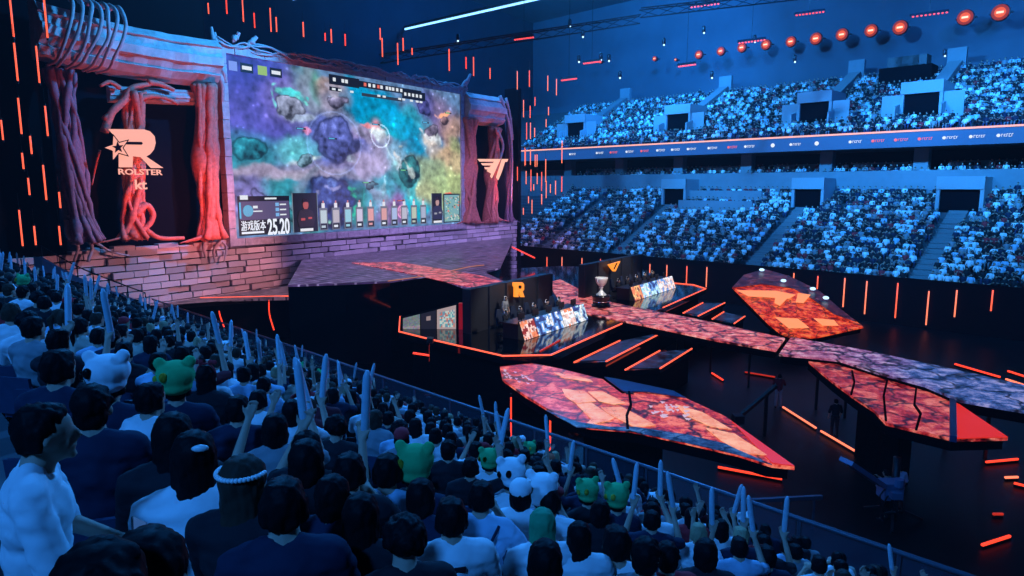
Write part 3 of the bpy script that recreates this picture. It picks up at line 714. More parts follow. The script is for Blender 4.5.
for (pts, r) in (([(70,215),(76,228),(84,238),(92,246),(88,262)], .16), ([(66,220),(68,236),(78,246),(74,262)], .14), ([(210,235),(204,246),(206,258)], .16), ([(222,240),(214,250),(215,262)], .12), ([(214,236),(226,246),(224,262)], .1), ([(86,240),(98,244),(112,252),(130,256)], .1)):
    p = smooth_pts([wpx(u, v, .5) for u, v in pts], 5); mb = MB(); mb.tube(p, [r*(1-.5*k/len(p)) for k in range(len(p))], 7)
    part('hanging_root', mb, M_root, pl, True)
# emblem: letter R with a star
M_salmon = glow('salmon lit emblem', (1, .42, .30), 1.0)
def wall_poly(pts, sc, off, d, th=.06):
    m = MB(); m.prism([wpx(off[0]+x/sc, off[1]+y/sc, d) for x, y in pts], -nin*th); return m
o5 = (90, 110); s5 = 5.76
pts = [(105,110),(310,112),(345,124),(370,152),(376,190),(366,228),(345,254),(322,268),(420,334),(350,334),(292,272),(245,266),(243,330),(165,330),(165,262),(160,180),(135,145)]
part('letter_emblem', wall_poly(pts, s5, o5, 1.45), M_salmon, pl)
part('emblem_slot', wall_poly([(178,182),(296,184),(302,192),(296,200),(178,198)], s5, o5, 1.52), M_panel, pl)
def star(cx, cy, r, r2, rot=0): return [(cx+(r if i % 2 == 0 else r2)*math.sin(math.pi*i/5+rot), cy-(r if i % 2 == 0 else r2)*math.cos(math.pi*i/5+rot)) for i in range(10)]
part('star_outline', wall_poly(star(155, 218, 84, 36, -.3), s5, o5, 1.62), M_panel, pl)
part('star', wall_poly(star(155, 218, 70, 29, -.3), s5, o5, 1.70), M_salmon, pl)
part('star_centre', wall_poly(star(160, 216, 34, 14, -.1), s5, o5, 1.78), M_panel, pl)
def at_px(u, v, d): s, z = wsz(u, v, d); return WF(s, z, d)
wid = lambda u0, u1, v, d: wsz(u1, v, d)[0]-wsz(u0, v, d)[0]
add_text('emblem_wordmark', 'ROLSTER', M_salmon, pl, at_px(141, 172, 1.5), wid(119, 163, 172, 1.5), off=.02, height=.36)
add_text('emblem_initials', 'kt', M_salmon, pl, at_px(141, 184.5, 1.5), wid(135, 147, 185, 1.5), off=.02, height=.62)
# right portal
pr = thing('ruin_portal', 'narrow ruined stone portal with red roots and pale winged stripe emblem right of the screen', 'stage scenery', WP((S1+s_r)/2, ZB))
mb = MB(); mb.box((S1, ZB, -1.2), (s_r, 19, -.9), M=WF(0, 0)); part('backdrop_panel', mb, M_panel, pr)
sA, zA = wsz(467, 107, 1.0); sB, zB2 = wsz(504, 112, 1.0)
beam(pr, sA, sB, lambda t: lerp(zA, zB2, t), 1.75, 1.0)
column(pr, 469, 118, 222, 1.7, 21, M_rroot, strands=10)
column(pr, 493, 128, 222, 1.5, 22, M_rroot, strands=8, lean=.8)
column(pr, 510, 118, 222, .8, 23, mat('dark purple root', (.2, .1, .2)), strands=5)
mb = MB()
for (pts, r) in (([(500,96),(505,110),(510,130),(512,160),(511,200)], .2), ([(506,98),(510,115),(513,140)], .15), ([(497,130),(503,145),(500,160)], .2)):
    p = smooth_pts([wpx(u, v, 1.3) for u, v in pts], 5); mb = MB(); mb.tube(p, [r*(1-.4*k/len(p)) for k in range(len(p))], 7)
    part('hanging_root', mb, M_root, pr, True)
def t_logo(parent, fpt, ext, mt):
    """winged stripe emblem; fpt maps picture units to world"""
    P = [[(0,0),(82,0),(76,9),(9,9)], [(14,14),(72,14),(66,22),(22,22)], [(27,28),(62,28),(56,36),(34,36)], [(39,42),(52,42),(46,74),(42,74)] if False else [(38,41),(76,0+0),(94,0),(58,66),(52,60),(56,50)],
         [(100,0),(126,0),(120,10),(112,10),(96,50),(84,72),(76,64)]]
    m = MB()
    for q in P: m.prism([fpt(x, y) for x, y in q], ext)
    return part('wing_emblem', m, mt, parent)
o6 = (477.3, 159); k6 = 4.11
t_logo(pr, lambda x, y: wpx(o6[0]+x/k6, o6[1]+y/k6*1.2, 1.9), -nin*.08, glow('pale salmon emblem', (1, .5, .36), 1.1))
# ================================================================ STAGE
ZS = 3.2
def pz(pts, z, sc=1, ox=0, oy=0): return [atz(ox+x/sc, oy+y/sc, z) for x, y in pts]
DN = Vector((0, 0, -1))
def strip(mb, pts, r=.04):
    for a, b in zip(pts, pts[1:]): mb.bar(a, b, r*2)
# side deck under the portals, with orange edge
dk = thing('side_deck', 'low brick-lit deck in front of the left portal with a glowing orange front edge', 'stage deck', atz(220, 297, 0))
A = atz(150, 299, ZS); B = atz(290, 296, ZS); 
s, _ = wsz(290, 286); Cc = WP(s+1, ZS, .2); D0 = WP(wsz(130, 300)[0], ZS, .2)
mb = MB(); mb.prism([A, B, Cc, D0], DN*.3)
part('deck_top', mb, led_brick('deck picture', (.12, .06, .11), (.20, .11, .17), (.015, .008, .02), AW-math.pi/2, .9), dk)
mb = MB(); mb.prism([p+DN*.3 for p in (A+Vector((.1,.1,0)), B+Vector((-.1,.1,0)), Cc, D0)], DN*2.85); part('base', mb, M_black, dk)
mb = MB(); strip(mb, [A, B]); part('edge_light', mb, M_led, dk)
for u0, v0, u1, v1 in ((219, 299, 224, 327), (269, 298, 274, 330)):
    a = aty(u0, v0, B.y-.1); b = aty(u1, v1, B.y-1.2); b.z = max(b.z, .3)
    mb = MB(); strip(mb, smooth_pts([a, lerp(a, b, .5)+Vector((-.15, 0, 0)), b], 3), .035); part('leaning_light', mb, M_ledr, dk)
# upper deck block (z = 5.2) with the pink runway on it
ZU = 5.2
ud = thing('upper_deck', 'tall black stage block with dim red glow whose top shows a pink runway picture', 'stage block', atz(430, 285, 0))
wl = lambda u, v: WP(wsz(u, v)[0], ZU, .25)
front = [(288, 285), (345, 283), (390, 281), (431, 275), (470, 289), (487, 291), (510, 284), (484, 272), (500, 267.5)]
poly = [atz(u, v, ZU) for u, v in front] + [wl(512, 240), wl(300, 250)]
mb = MB(); mb.prism(poly, DN*.12)
part('deck_top', mb, led_brick('upper deck picture', (.035, .02, .09), (.11, .06, .20), (.36, .28, .60), AW-math.pi/2, .9), ud)
mb = MB(); fr = [p+DN*.12 for p in poly]; mb.prism(fr, DN*(ZU-.14)); part('block', mb, M_stageblk, ud)
rw = [(352, 263), (398, 262.5), (440, 269), (480, 276), (508, 283.5), (487, 290), (455, 284.5), (424, 277), (390, 270)]
mb = MB(); mb.prism(pz(rw, ZU+.02), Vector((0, 0, .04)))
M_pink = led_rock('pink runway picture', (.16, .005, .02), (.60, .05, .08), (.90, .28, .32), 1.2, 1.0, .045, 9, (1, 1, 1))
part('runway', mb, M_pink, ud, label='pink cracked runway picture across the deck top')
mb = MB(); strip(mb, pz([(388, 281), (431, 275.2), (470, 266.5), (484, 265)], ZU+.03), .025); part('edge_light', mb, mat('dim orange line', (.02,.02,.02), .5, 0, (1, .35, .2), .5), ud)
# main stage
st = thing('main_stage', 'large glossy black hexagonal stage floor edged with an orange light line', 'stage', atz(520, 320, 0))
edge = [(400, 317), (399, 332), (431, 340), (503, 356.5), (551, 355.5), (622, 324), (640, 316), (663, 308), (706, 289), (693, 285), (670, 283)]
back = [(640, 268), (560, 266), (520, 268), (505, 285), (460, 300)]
top = pz(edge+back, ZS)
mb = MB(); mb.prism(top, DN*.35); part('floor_slab', mb, M_stageblk, st)
cx = sum(top, Vector())/len(top)
mb = MB(); mb.prism([lerp(p, cx, .06)+DN*.35 for p in top], DN*2.8); part('skirt', mb, M_black, st)
up = Vector((0, 0, .03))
mb = MB(); strip(mb, [p+up for p in pz(edge[:6], ZS)], .032); part('edge_light', mb, M_led, st)
mb = MB(); strip(mb, [p+up for p in pz(edge[7:], ZS)], .03); part('edge_light', mb, M_led, st)
# steps down towards the front on both sides of the runway
M_bluetile = led_rock('painted blue reflection', (.004, .008, .02), (.01, .03, .09), (.05, .12, .35), 1.2, .5, .03, 2)  # blue reflection on the treads, painted in as a glowing pattern
def steps(name, quads, label):
    for i, (q, z, lb) in enumerate(quads):
        P = pz(q, z); t = thing(name, lb, 'stage step', Vector((P[0].x, P[0].y, 0)), 'lit steps beside the stage runway')
        mb = MB(); mb.prism(P, DN*.25); part('tread', mb, M_stageblk, t)
        mb = MB(); c = sum(P, Vector())/4; mb.prism([lerp(p, c, .12)+Vector((0, 0, .01)) for p in P], Vector((0, 0, .02))); part('tile', mb, M_bluetile, t)
        mb = MB(); mb.prism([lerp(p, c, .1)+DN*.25 for p in P], DN*(z-.26)); part('riser', mb, M_black, t)
        for a, b in ((P[0], P[1]), (P[3], P[2])):
            mb = MB(); strip(mb, [a+up, b+up], .03); part('edge_light', mb, M_led if i % 2 == 0 else M_led, t)
steps('stage_step', [
 ([(574, 363), (620, 341), (666, 331), (606, 362)], 2.5, 'larger dark step with orange edges just in front of the left team stage'),
 ([(625, 370.5), (660, 351), (692, 349), (660, 369)], 1.9, 'smaller lower step with orange edges left of the runway, nearest the front'),
 ([(683, 313.5), (703, 303), (725, 303), (698, 316.5)], 2.5, 'blue step with orange edges behind the runway beside the right team stage'),
 ([(712, 319.5), (724, 312), (745, 316.5), (734, 324)], 1.9, 'small blue step behind the runway nearest the far wedge screen')], '')
# runway
M_cat = led_rock('runway picture', (.18, .01, .02), (.70, .10, .10), (.95, .45, .42), 1.1, 1.0, .045, 1, (1, 1, 1),
                 c_b=((.008, .02, .08), (.05, .10, .34), (.30, .30, .60)), bdir=(1, -.55, 0), bthr=14.5, bw=4)
rn = thing('runway', 'long runway across the arena floor showing cracked rock that turns from red to blue', 'runway', atz(700, 335, 0))
n1 = [(560, 279), (600, 300), (640, 308), (700, 319.5), (785, 338), (776, 350), (720, 340.5), (660, 328), (590, 314), (561, 302), (548, 283)]
n2 = [(791, 337), (860, 349), (940, 366), (1034, 387), (1120, 405), (1130, 436), (1024, 411), (960, 400), (925, 385), (880, 373), (840, 360), (812, 357), (779, 354)]
for nm, q in (('near_part', n1), ('far_part', n2)):
    P = pz(q, ZS+.06)
    mb = MB(); mb.prism(P, DN*.1); part('screen_floor', mb, M_cat, rn)
    c = sum(P, Vector())/len(P)
    mb = MB(); mb.prism([lerp(p, c, .01)+DN*.1 for p in P], DN*.35); part('edge', mb, M_black, rn)
    mb = MB()
    for i in range(7):
        a = lerp(P[0], P[4 if len(P) < 12 else 3], (i+.5)/7); b = lerp(P[-1], P[5], (i+.5)/7) ; m_ = (a+b)/2
        m_ = lerp(c, m_, .9); mb.bar(Vector((m_.x+.9, m_.y+1.0, 0)), Vector((m_.x+.9, m_.y+1.0, ZS-.38)), .1)
    part('supports', mb, M_metal, rn)
# ---- floor wedges (faceted LED islands)
M_kt = led_rock('red rock picture', (.10, .002, .006), (.60, .03, .02), (.95, .24, .14), 1.1, 1.0, .04, 4)
M_t1 = led_rock('orange rock picture', (.12, .004, .004), (.75, .03, .01), (1, .2, .05), 1.3, .95, .025, 7)
M_rt = led_rock('dark red rock picture', (.08, .002, .004), (.45, .02, .02), (.75, .2, .15), 1.25, .95, .045, 12)
M_side = mat('blue lit side panel', (.05, .09, .2), .35, noise_amt=.4, nscale=2)
M_sideled = led_rock('blue side picture', (.003, .006, .02), (.01, .03, .10), (.05, .10, .28), 1.5, .6, .03, 3)
M_redtri = glow('plain red led', (.75, .025, .012), .9)
M_pale = led_rock('salmon letter picture', (.8, .2, .1), (.95, .38, .22), (1, .5, .32), 1.0, 1.0, .0, 2)
def pz2(q, dz):
    return [atz(640+x/2.216, 240+y/2.216, z2(240+y/2.216)+dz) for x, y in q]
def z2(v): return lerp(4.3, 1.7, (v-267)/66)
def wedge(label, outline, z, parts, base_out, mtop, zb=.15):
    P = [atz(u, v, z(v)) for u, v in outline] if callable(z) else pz(outline, z); c = sum(P, Vector())/len(P)
    t = thing('screen_island', label, 'stage island', Vector((c.x, c.y, 0)))
    mb = MB(); mb.prism(P, DN*.1); part('screen_top', mb, mtop, t)
    mb = MB(); mb.prism([lerp(p, c, .03)+DN*.1 for p in P], DN*.35); part('slab_edge', mb, M_black, t)
    Q = [lerp(p, c, .72)+DN*.45 for p in P]; n = len(P); mb = MB()
    V = Q+[Vector((q.x, q.y, 0)) for q in Q]
    mb.add(V, [((i+1) % n, i, i+n, (i+1) % n+n) for i in range(n)]); part('pedestal', mb, M_black, t)
    return t, P, c
s7 = 3.1; o7 = (480, 350)
w1, P, c = wedge('largest red cracked-rock island with pale letter shapes, nearest the front crowd', [(x/s7+480, y/s7+350) for x, y in ((62,52),(160,40),(250,58),(380,90),(440,135),(520,130),(640,150),(760,205),(860,280),(975,362),(905,355),(800,322),(640,285),(470,248),(340,238),(240,200),(140,140),(70,90))], 2.95, None, .035, M_kt)
mb = MB()
for q in ([(255,122),(325,130),(360,160),(300,168),(265,145)], [(300,170),(345,165),(415,212),(395,222),(325,236),(345,215)], [(335,130),(380,130),(450,165),(415,170),(370,160)], [(375,180),(440,178),(545,235),(480,240),(400,200)], [(605,170),(690,195),(780,248),(715,238),(640,205)], [(700,243),(790,262),(890,328),(820,322),(745,280)], [(230,70),(340,92),(350,100),(260,88)]):
    mb = MB(); mb.prism([p for p in pz(q, 2.97, s7, *o7)], Vector((0, 0, .03))); part('letter_bar', mb, M_pale, w1, label='pale salmon slanted letter bar')
mb = MB(); mb.prism(pz([(780,222),(860,280),(975,362),(905,352)], 2.96, s7, *o7), Vector((0, 0, .03))); part('red_tip', mb, M_redtri, w1)
mb = MB(); strip(mb, pz([(462,130),(468,170),(455,205),(458,248)], 2.99, s7, *o7), .045); part('seam', mb, M_black, w1)
mb = MB(); mb.prism(pz([(385,85),(430,92),(600,128),(640,150),(520,131),(445,130)], 2.98, s7, *o7), Vector((0, 0, .03))); part('blue_border', mb, M_side, w1)
mb = MB(); mb.prism(pz([(205,188),(300,240),(470,254),(640,289),(800,326),(905,357),(800,312),(760,292),(640,264),(480,240),(400,240),(300,224)], 2.99, s7, *o7), Vector((0, 0, .03))); part('blue_border', mb, led_rock('deep blue rock picture', (.005, .012, .04), (.015, .05, .18), (.06, .16, .42), 1.3, .9, .03, 6), w1)
M_fl = glow('pale lilac picture', (.7, .5, .65), .9); g = random.Random(2)
for k in range(26):
    x = g.uniform(520, 640); y = 170+ (x-520)*.12+g.uniform(-22, 30); q = [(x, y), (x+8+g.random()*14, y+2), (x+6, y+7)]
    mb = MB(); mb.prism(pz(q, 3.01, s7, *o7), Vector((0, 0, .02))); part('pale_fleck', mb, M_fl, w1)
for k in range(20):
    x = g.uniform(70, 160); y = 60+(x-70)*.4+g.uniform(-8, 20); mb = MB(); mb.prism(pz([(x, y), (x+10, y+2), (x+5, y+5)], 3.01, s7, *o7), Vector((0, 0, .02))); part('pale_fleck', mb, M_fl, w1)
s5b = 2.216; o5b = (640, 240)
w2, P, c = wedge('far wedge island showing a bright orange winged stripe picture under the pit wall', [(x/s5b+640, y/s5b+240) for x, y in ((205,105),(230,78),(275,65),(330,80),(400,115),(440,150),(495,192),(395,214),(340,218),(310,205),(285,185),(260,160))], z2, None, .10, M_t1)
mb = MB()
for q in ([(215,112),(300,113),(345,122),(330,130),(240,125)], [(350,118),(378,122),(362,140),(345,138)], [(300,122),(330,126),(310,146),(298,140)], [(300,172),(350,175),(375,195),(330,196)], [(385,174),(430,178),(440,190),(405,190)]):
    mb = MB(); mb.prism(pz2(q, .04), Vector((0, 0, .03))); part('wing_bar', mb, glow('bright orange picture', (1, .30, .12), 1.2), w2)
mb = MB(); mb.prism(pz2([(205,105),(230,78),(275,65),(330,80),(400,115),(440,150),(480,182),(430,165),(380,130),(340,108),(270,98),(225,104)], .03), Vector((0, 0, .03)))
part('dark_border', mb, led_rock('maroon rock picture', (.01, .002, .01), (.06, .008, .02), (.18, .05, .08), 1.0, .8, .04, 8), w2)
for x, y in ((270, 66), (318, 90), (383, 108), (412, 128)): p = pz2([(x, y)], .15)[0]; mb = MB(); mb.ell(p, (.22, .22, .12), 8, 6); part('floor_lamp', mb, glow('cold white lamp', (.5, .75, 1), 1.6), w2)
w3, P, c = wedge('right-hand red cracked-rock island with a plain red triangular tip', [(x/s5b+640, y/s5b+240) for x, y in ((368,264),(410,268),(500,295),(600,325),(690,352),(815,438),(695,441),(640,428),(545,405),(520,378),(470,345),(425,312))], 3.05, None, .03, M_rt)
mb = MB(); mb.prism(pz([(697,358),(815,438),(697,441)], 3.07, s5b, *o5b), Vector((0, 0, .03))); part('red_tip', mb, M_redtri, w3)
mb = MB(); strip(mb, pz([(693,352),(694,441)], 3.09, s5b, *o5b), .10); part('blue_seam', mb, M_side, w3)
mb = MB()
for q in ([(470,290),(475,315),(468,342)], [(548,310),(540,345),(545,400)], [(612,330),(608,365),(622,385),(612,420)]): strip(mb, pz(q, 3.08, s5b, *o5b), .035)
part('crack_seams', mb, M_black, w3)
# ---- team booths: back walls
def T(base, ang): return Matrix.Translation(base) @ Matrix.Rotation(ang, 4, 'Z')
ANG = math.pi/2-AW     # local x along w ; local y = into the wall
def booth(lbl, u0, v0, u1, v1, E0, E1, zt):
    a = Vector((E0[0], E0[1], ZS)); b = Vector((E1[0], E1[1], ZS)); t = thing('team_booth_wall', lbl, 'booth wall', a)
    mb = MB(); mb.prism([a, b, b+nin*.5, a+nin*.5], Vector((0, 0, zt-ZS))); part('panel', mb, mat('matt dark booth panel', (.012, .013, .02), .6, noise_amt=.2), t)
    mb = MB()
    for i in range(6):
        p = lerp(a, b, i/5); mb.bar(p-nin*.03, p-nin*.03+Vector((0, 0, zt-ZS)), .08)
    part('panel_joint', mb, M_metal, t); return t, a, b
b1, a1, e1 = booth('black booth wall with a glowing orange letter sign behind the left team desk', 470, 290, 552, 274, (-2.25, 35.85), (2.5, 42.7), 5.6)
b2, a2, e2 = booth('black booth wall with a glowing orange stripe sign behind the right team desk', 585, 267, 650, 258, (5.1, 47.5), (10.6, 55.4), 5.6)
M_sign = glow('orange sign', (1, .28, .02), 1.3)
def on_line(u, v, a, d):   # point on vertical plane through a with direction w, pushed d
    r = ray(u, v); o = a-nin*d; t = (o-CAM).dot(nin)/r.dot(nin); return CAM+r*t
s6 = 6.4; o6b = (480, 270)
sg = thing('letter_sign', 'orange glowing letter sign standing on top of the left booth wall', 'sign', on_line(517, 296, a1, .25))
def sgp(x, y): return on_line(o6b[0]+x/s6, o6b[1]+y/s6, a1, .3)
mb = MB()
mb.prism([sgp(*q) for q in ((207,78),(262,78),(272,92),(272,125),(262,135),(275,172),(255,172),(243,140),(236,140),(236,172),(214,172),(214,110),(207,100))], -nin*.12); part('letter', mb, M_sign, sg)
mb = MB(); mb.prism([sgp(*q) for q in ((236,98),(252,98),(252,118),(236,118))], -nin*.15); part('letter_hole', mb, M_black, sg)
sg2 = thing('wing_sign', 'small orange glowing triangular stripe sign standing on the right booth wall', 'sign', on_line(613, 272, a2, .25))
def sgq(x, y): return on_line(560+x/5.12, 240+y/5.12, a2, .3)
mb = MB(); mb.prism([sgq(*q) for q in ((242,126),(302,108),(278,160),(268,160))], -nin*.12); part('emblem', mb, M_sign, sg2)
mb = MB(); mb.prism([sgq(*q) for q in ((280,118),(286,116),(270,150),(266,148))], -nin*.15); part('gap', mb, M_black, sg2)
# side monitor at the stage's left end
mon = thing('side_screen', 'low sideways screen showing portrait and small map on the stage left end', 'screen', atz(430, 325, ZS))
A = atz(401, 331, ZS+.05); B = atz(466, 333, ZS+.05); yA = A.y
def sm(u, v): return aty(u, v, A.y+.8)
mb = MB(); mb.prism([sm(402, 317.5), sm(458, 303.5), sm(460, 330), sm(402, 330)], Vector((0, .25, 0))); part('casing', mb, M_black, mon)
g = random.Random(8)
def sm_panel(nm, x0, x1, f):
    m = MB(); n = 14; h = 12
    for i in range(n):
        for j in range(h):
            u0 = lerp(x0, x1, i/n); u1 = lerp(x0, x1, (i+1)/n); top_ = lambda u: 317.5-(u-402)*.25+1
            v00 = lerp(top_(u0), 329, j/h); v01 = lerp(top_(u0), 329, (j+1)/h); v10 = lerp(top_(u1), 329, j/h); v11 = lerp(top_(u1), 329, (j+1)/h)
            o = Vector((0, -.02, 0)); m.add([sm(u0, v00)+o, sm(u0, v01)+o, sm(u1, v11)+o, sm(u1, v10)+o], [(0, 1, 2, 3)], f(i/n, j/h))
    part(nm, m, attr_mat('hud picture'), mon)
sm_panel('picture', 403, 420, lambda x, y: tuple(c*(.5+.5*g.random()) for c in ((.20, .24, .26) if y < .7 else (.35, .3, .35))))
sm_panel('portrait_picture', 421, 436, lambda x, y: (.3, .22, .22) if abs(x-.45) < .15 and .2 < y < .45 else (.015, .015, .025))
sm_panel('map_picture', 437, 456, lambda x, y: g.choice([(.10, .35, .40), (.45, .6, .55), (.5, .15, .12), (.15, .25, .35), (.55, .5, .45)]) if .08 < x < .92 and .1 < y < .9 else (.4, .3, .3))
mb = MB(); mb.bar(sm(463, 303), sm(463, 334), .45, .3); part('red_pillar', mb, mat('red pillar with added glow', (.4, .01, .02), .25, 0, (.6, .01, .02), .35), mon)  # red sheen of the pillar put in as glow; it is no lamp
# ---- desks
def desk(lbl, a, b, cols):
    a = Vector((a[0], a[1], ZS)); L_ = (Vector((b[0], b[1], ZS))-a).length
    M = frame(a, w, nin, Vector((0, 0, 1)))
    t = thing('team_desk', lbl, 'desk', M)
    mb = MB(); mb.box((-.1, 0.0, .78), (L_+.1, 1.15, .84)); part('tabletop', mb, mat('black desk top', (.01, .01, .012), .3, spec=.4), t, local=True)
    for x in (.1, L_-.1, L_/2):
        mb = MB(); mb.box((x-.04, .1, 0), (x+.04, 1.05, .78)); part('leg', mb, M_metal, t, local=True)
    n = len(cols)
    for i in range(n):
        x0 = L_*i/n+.02; x1 = L_*(i+1)/n-.02; m = MB(); nx, ny = 12, 10; g = random.Random(i*7+len(lbl))
        cA, cB, cD = cols[i]; sd = g.random()*50
        m.add([(x0, -.34, .02), (x1, -.34, .02), (x1, 0, .94), (x0, 0, .94), (x0, .06, .02), (x1, .06, .02), (x1, .08, .94), (x0, .08, .94)], [(4,7,6,5), (0,4,5,1), (3,2,6,7), (0,3,7,4), (1,5,6,2)], (.01,.01,.01))
        for p in range(nx):
            for q in range(ny):
                f = noise.noise(Vector((p*.33+sd, q*.3, sd))); f2 = noise.noise(Vector((p*.5, q*.6+sd, 3)))
                col = cA if f > .12 else (cB if f > -.18 else cD); k = max(.25, 1+f2*.8)
                P4 = [(lerp(x0, x1, xx/nx), -.34+.34*yy/ny-.004, .02+.92*yy/ny) for xx, yy in ((p, q), (p+1, q), (p+1, q+1), (p, q+1))]
                m.add(P4, [(0, 1, 2, 3)], tuple(min(1, c*k) for c in col))
        part('front_screen', m, attr_mat('desk picture', .4, 1.15), t, local=True)
    return t, M, L_
OR = (.9, .25, .12); WH = (.8, .8, .85); BLU = (.15, .35, .8); DB = (.03, .06, .25); PK = (.85, .55, .5)
d1, MD1, L1 = desk('left team desk with five bright picture panels across its slanted front', (.36, 34.4), (4.3, 40.0), [(OR, PK, (.3, .03, .03)), (WH, BLU, DB), (WH, BLU, DB), (PK, WH, OR), (WH, (.4, .6, .75), DB)])
d2, MD2, L2 = desk('right team desk with bright blue and white picture panels on its front', (8.2, 46.7), (12.4, 53.0), [(OR, (.9, .5, .2), (.2, .03, .05)), ((.4, .75, .9), WH, BLU), ((.5, .8, .9), BLU, DB), (WH, PK, BLU), (WH, PK, (.4, .5, .8))])
# trophy on its plinth
tb = atz(601, 306.5, ZS+.06)
pt = thing('trophy_plinth', 'black round plinth on the runway between the two team desks', 'plinth', tb)
mb = MB(); mb.lathe(tb, [(.62, 0), (.62, .12), (.55, .16), (.55, .60), (.62, .66), (.62, .76)], 24); part('drum', mb, mat('gloss black plinth', (.01, .01, .012), .2), pt, True)
mb = MB(); mb.lathe(tb+Vector((0, 0, .34)), [(.565, 0), (.565, .05)], 24); part('metal_band', mb, mat('silver', (.75, .73, .7), .22, 1), pt, True)
tt = tb+Vector((0, 0, .76)); M_silver = mat('bright polished silver', (.85, .83, .78), .35, .25)
tr = thing('trophy', 'tall shining silver cup standing on the round plinth', 'trophy', tt)
mb = MB(); mb.lathe(tt, [(.30, 0), (.32, .08), (.2, .16), (.10, .3), (.08, .42), (.15, .5), (.11, .56), (.2, .62), (.33, .8), (.40, 1.05), (.43, 1.15), (.40, 1.16), (.36, 1.0), (.2, .75), (.02, .66)], 28); part('cup', mb, M_silver, tr, True)
for sgn in (-1, 1):
    mb = MB(); mb.tube([tt+w*sgn*x+Vector((0, 0, z)) for x, z in ((.38, 1.08), (.52, 1.1), (.56, .95), (.45, .8), (.27, .74))], .03, 6); part('handle', mb, M_silver, tr, True)
mb = MB(); mb.lathe(tt, [(.34, -.0), (.34, .05)], 24); part('foot_ring', mb, M_silver, tr, True)
# ================================================================ LIGHT TUBES
def vtube(u, v0, v1, Y, nm, label, group, m, r=.045, hang=True):
    a = aty(u, v0, Y); b = aty(u, v1, Y); b.x = a.x; c = (a+b)/2; L_ = max(.25, (a.z-b.z))
    t = thing(nm, label, 'light tube', c, group)
    mb = MB(); mb.tube([c+Vector((0, 0, -L_/2)), c+Vector((0, 0, L_/2))], r, 6); part('lamp', mb, m, t, True)
    mb = MB(); mb.tube([c+Vector((0, 0, L_/2)), c+Vector((0, 0, L_/2+.12))], r*1.25, 6)
    if hang: mb.tube([c+Vector((0, 0, L_/2+.1)), c+Vector((0, 0, L_/2+.9))], .012, 4)
    part('end_cap', mb, M_metal, t); mb = MB(); mb.tube([c+Vector((0, 0, -L_/2-.12)), c+Vector((0, 0, -L_/2))], r*1.25, 6); part('end_cap', mb, M_metal, t); return t
left = [(10,0,37),(44,0,38),(14,43,81),(36,46,83),(18,98,134),(45,106,136),(30,136,154),(22,153,169),(28,178,195),(43,165,200),(19,210,246),(34,226,245),(59,226,245),(1,120,140),(59,192,208)]
above = [(196.5,-4,17),(208,3,14),(226,-3,14),(242,-6,22),(254,13,28),(270,8,32),(276,17,32),(303,22,37),(325,33,41),(331,29,43),(345,34,46),(380,28,40),(382,38,57),(397.5,43,65),(403,38,51),(412,48,55),(449,49,71),(466,57,69),(473.5,57,76),(490,68,79)]
zz = [(453,205,258),(488,203,250),(541,218,262),(566,228,275),(471,288,338),(490,305,340),(504,280,305),(543,308,332),(536,343,366),(480,353,402),(491,353,400),(503,368,395),(475,425,478),(491,430,475),(510,445,480),(535,458,525),(582,405,470)]
right = [(360+x/2.88, a/2.88, b/2.88) for x, a, b in zz]
z3 = [(246,200,245),(274,215,250),(248,262,300),(262,258,320),(280,268,300),(293,265,320),(306,290,340),(351,278,322),(333,290,330),(255,335,355),(265,345,385),(293,328,358),(240,368,388),(318,300,325),(223,250,290),(270,300,318)]
right += [(440+x/2.88, 80+a/2.88, 80+b/2.88) for x, a, b in z3]
ordn = ['first','second','third','fourth','fifth','sixth','seventh','eighth','ninth','tenth','eleventh','twelfth','thirteenth','fourteenth','fifteenth','sixteenth','seventeenth','eighteenth','nineteenth','twentieth','twenty-first','twenty-second','twenty-third','twenty-fourth','twenty-fifth','twenty-sixth','twenty-seventh','twenty-eighth','twenty-ninth','thirtieth','thirty-first','thirty-second','thirty-third','thirty-fourth']
def lab_tubes(L, Y, where, grp, mats, jit):
    L = sorted(L); g = random.Random(len(L))
    for i, (u, a, b) in enumerate(L):
        q = 'long' if b-a > 30 else ('short' if b-a < 15 else 'medium-length')
        vtube(u, a, b, Y+g.uniform(-jit, jit), 'light_tube', f'{q} orange-red vertical light tube, {ordn[i]} from the left {where}', grp, g.choice(mats), r=.04 if Y < 50 else .052)
lab_tubes(left, 36, 'left of the ruined portal', 'hanging tubes left of the portal', [M_led], 1.5)
lab_tubes(above, 62, 'above the giant screen', 'hanging tubes above the giant screen', [M_led, M_led, M_ledr], 4)
lab_tubes(right, 80, 'in the cluster right of the screen', 'hanging tubes right of the screen', [M_led2, M_led, M_led2], 3)
pit = [(547,257,273),(562,257,278),(582,258,274),(600.5,259,263),(650,264,273),(667,265,277),(687,266,285),(707,267,287),(794,273,279),(818,276,289),(845,278,307),(867,281,314),(898,283,318),(929,291,325),(957,290,317),(993,290,311)]
for i, (u, a, b) in enumerate(sorted(pit)):
    r_ = ray(u, a); t_ = 59.85/r_.dot(n45); top_ = CAM+r_*t_
    vtube(u, a, b, top_.y, 'light_tube', f'orange light tube standing before the pit wall, {ordn[i]} from the left', 'tubes along the pit wall', M_led2 if i % 3 else M_led, .05, False)
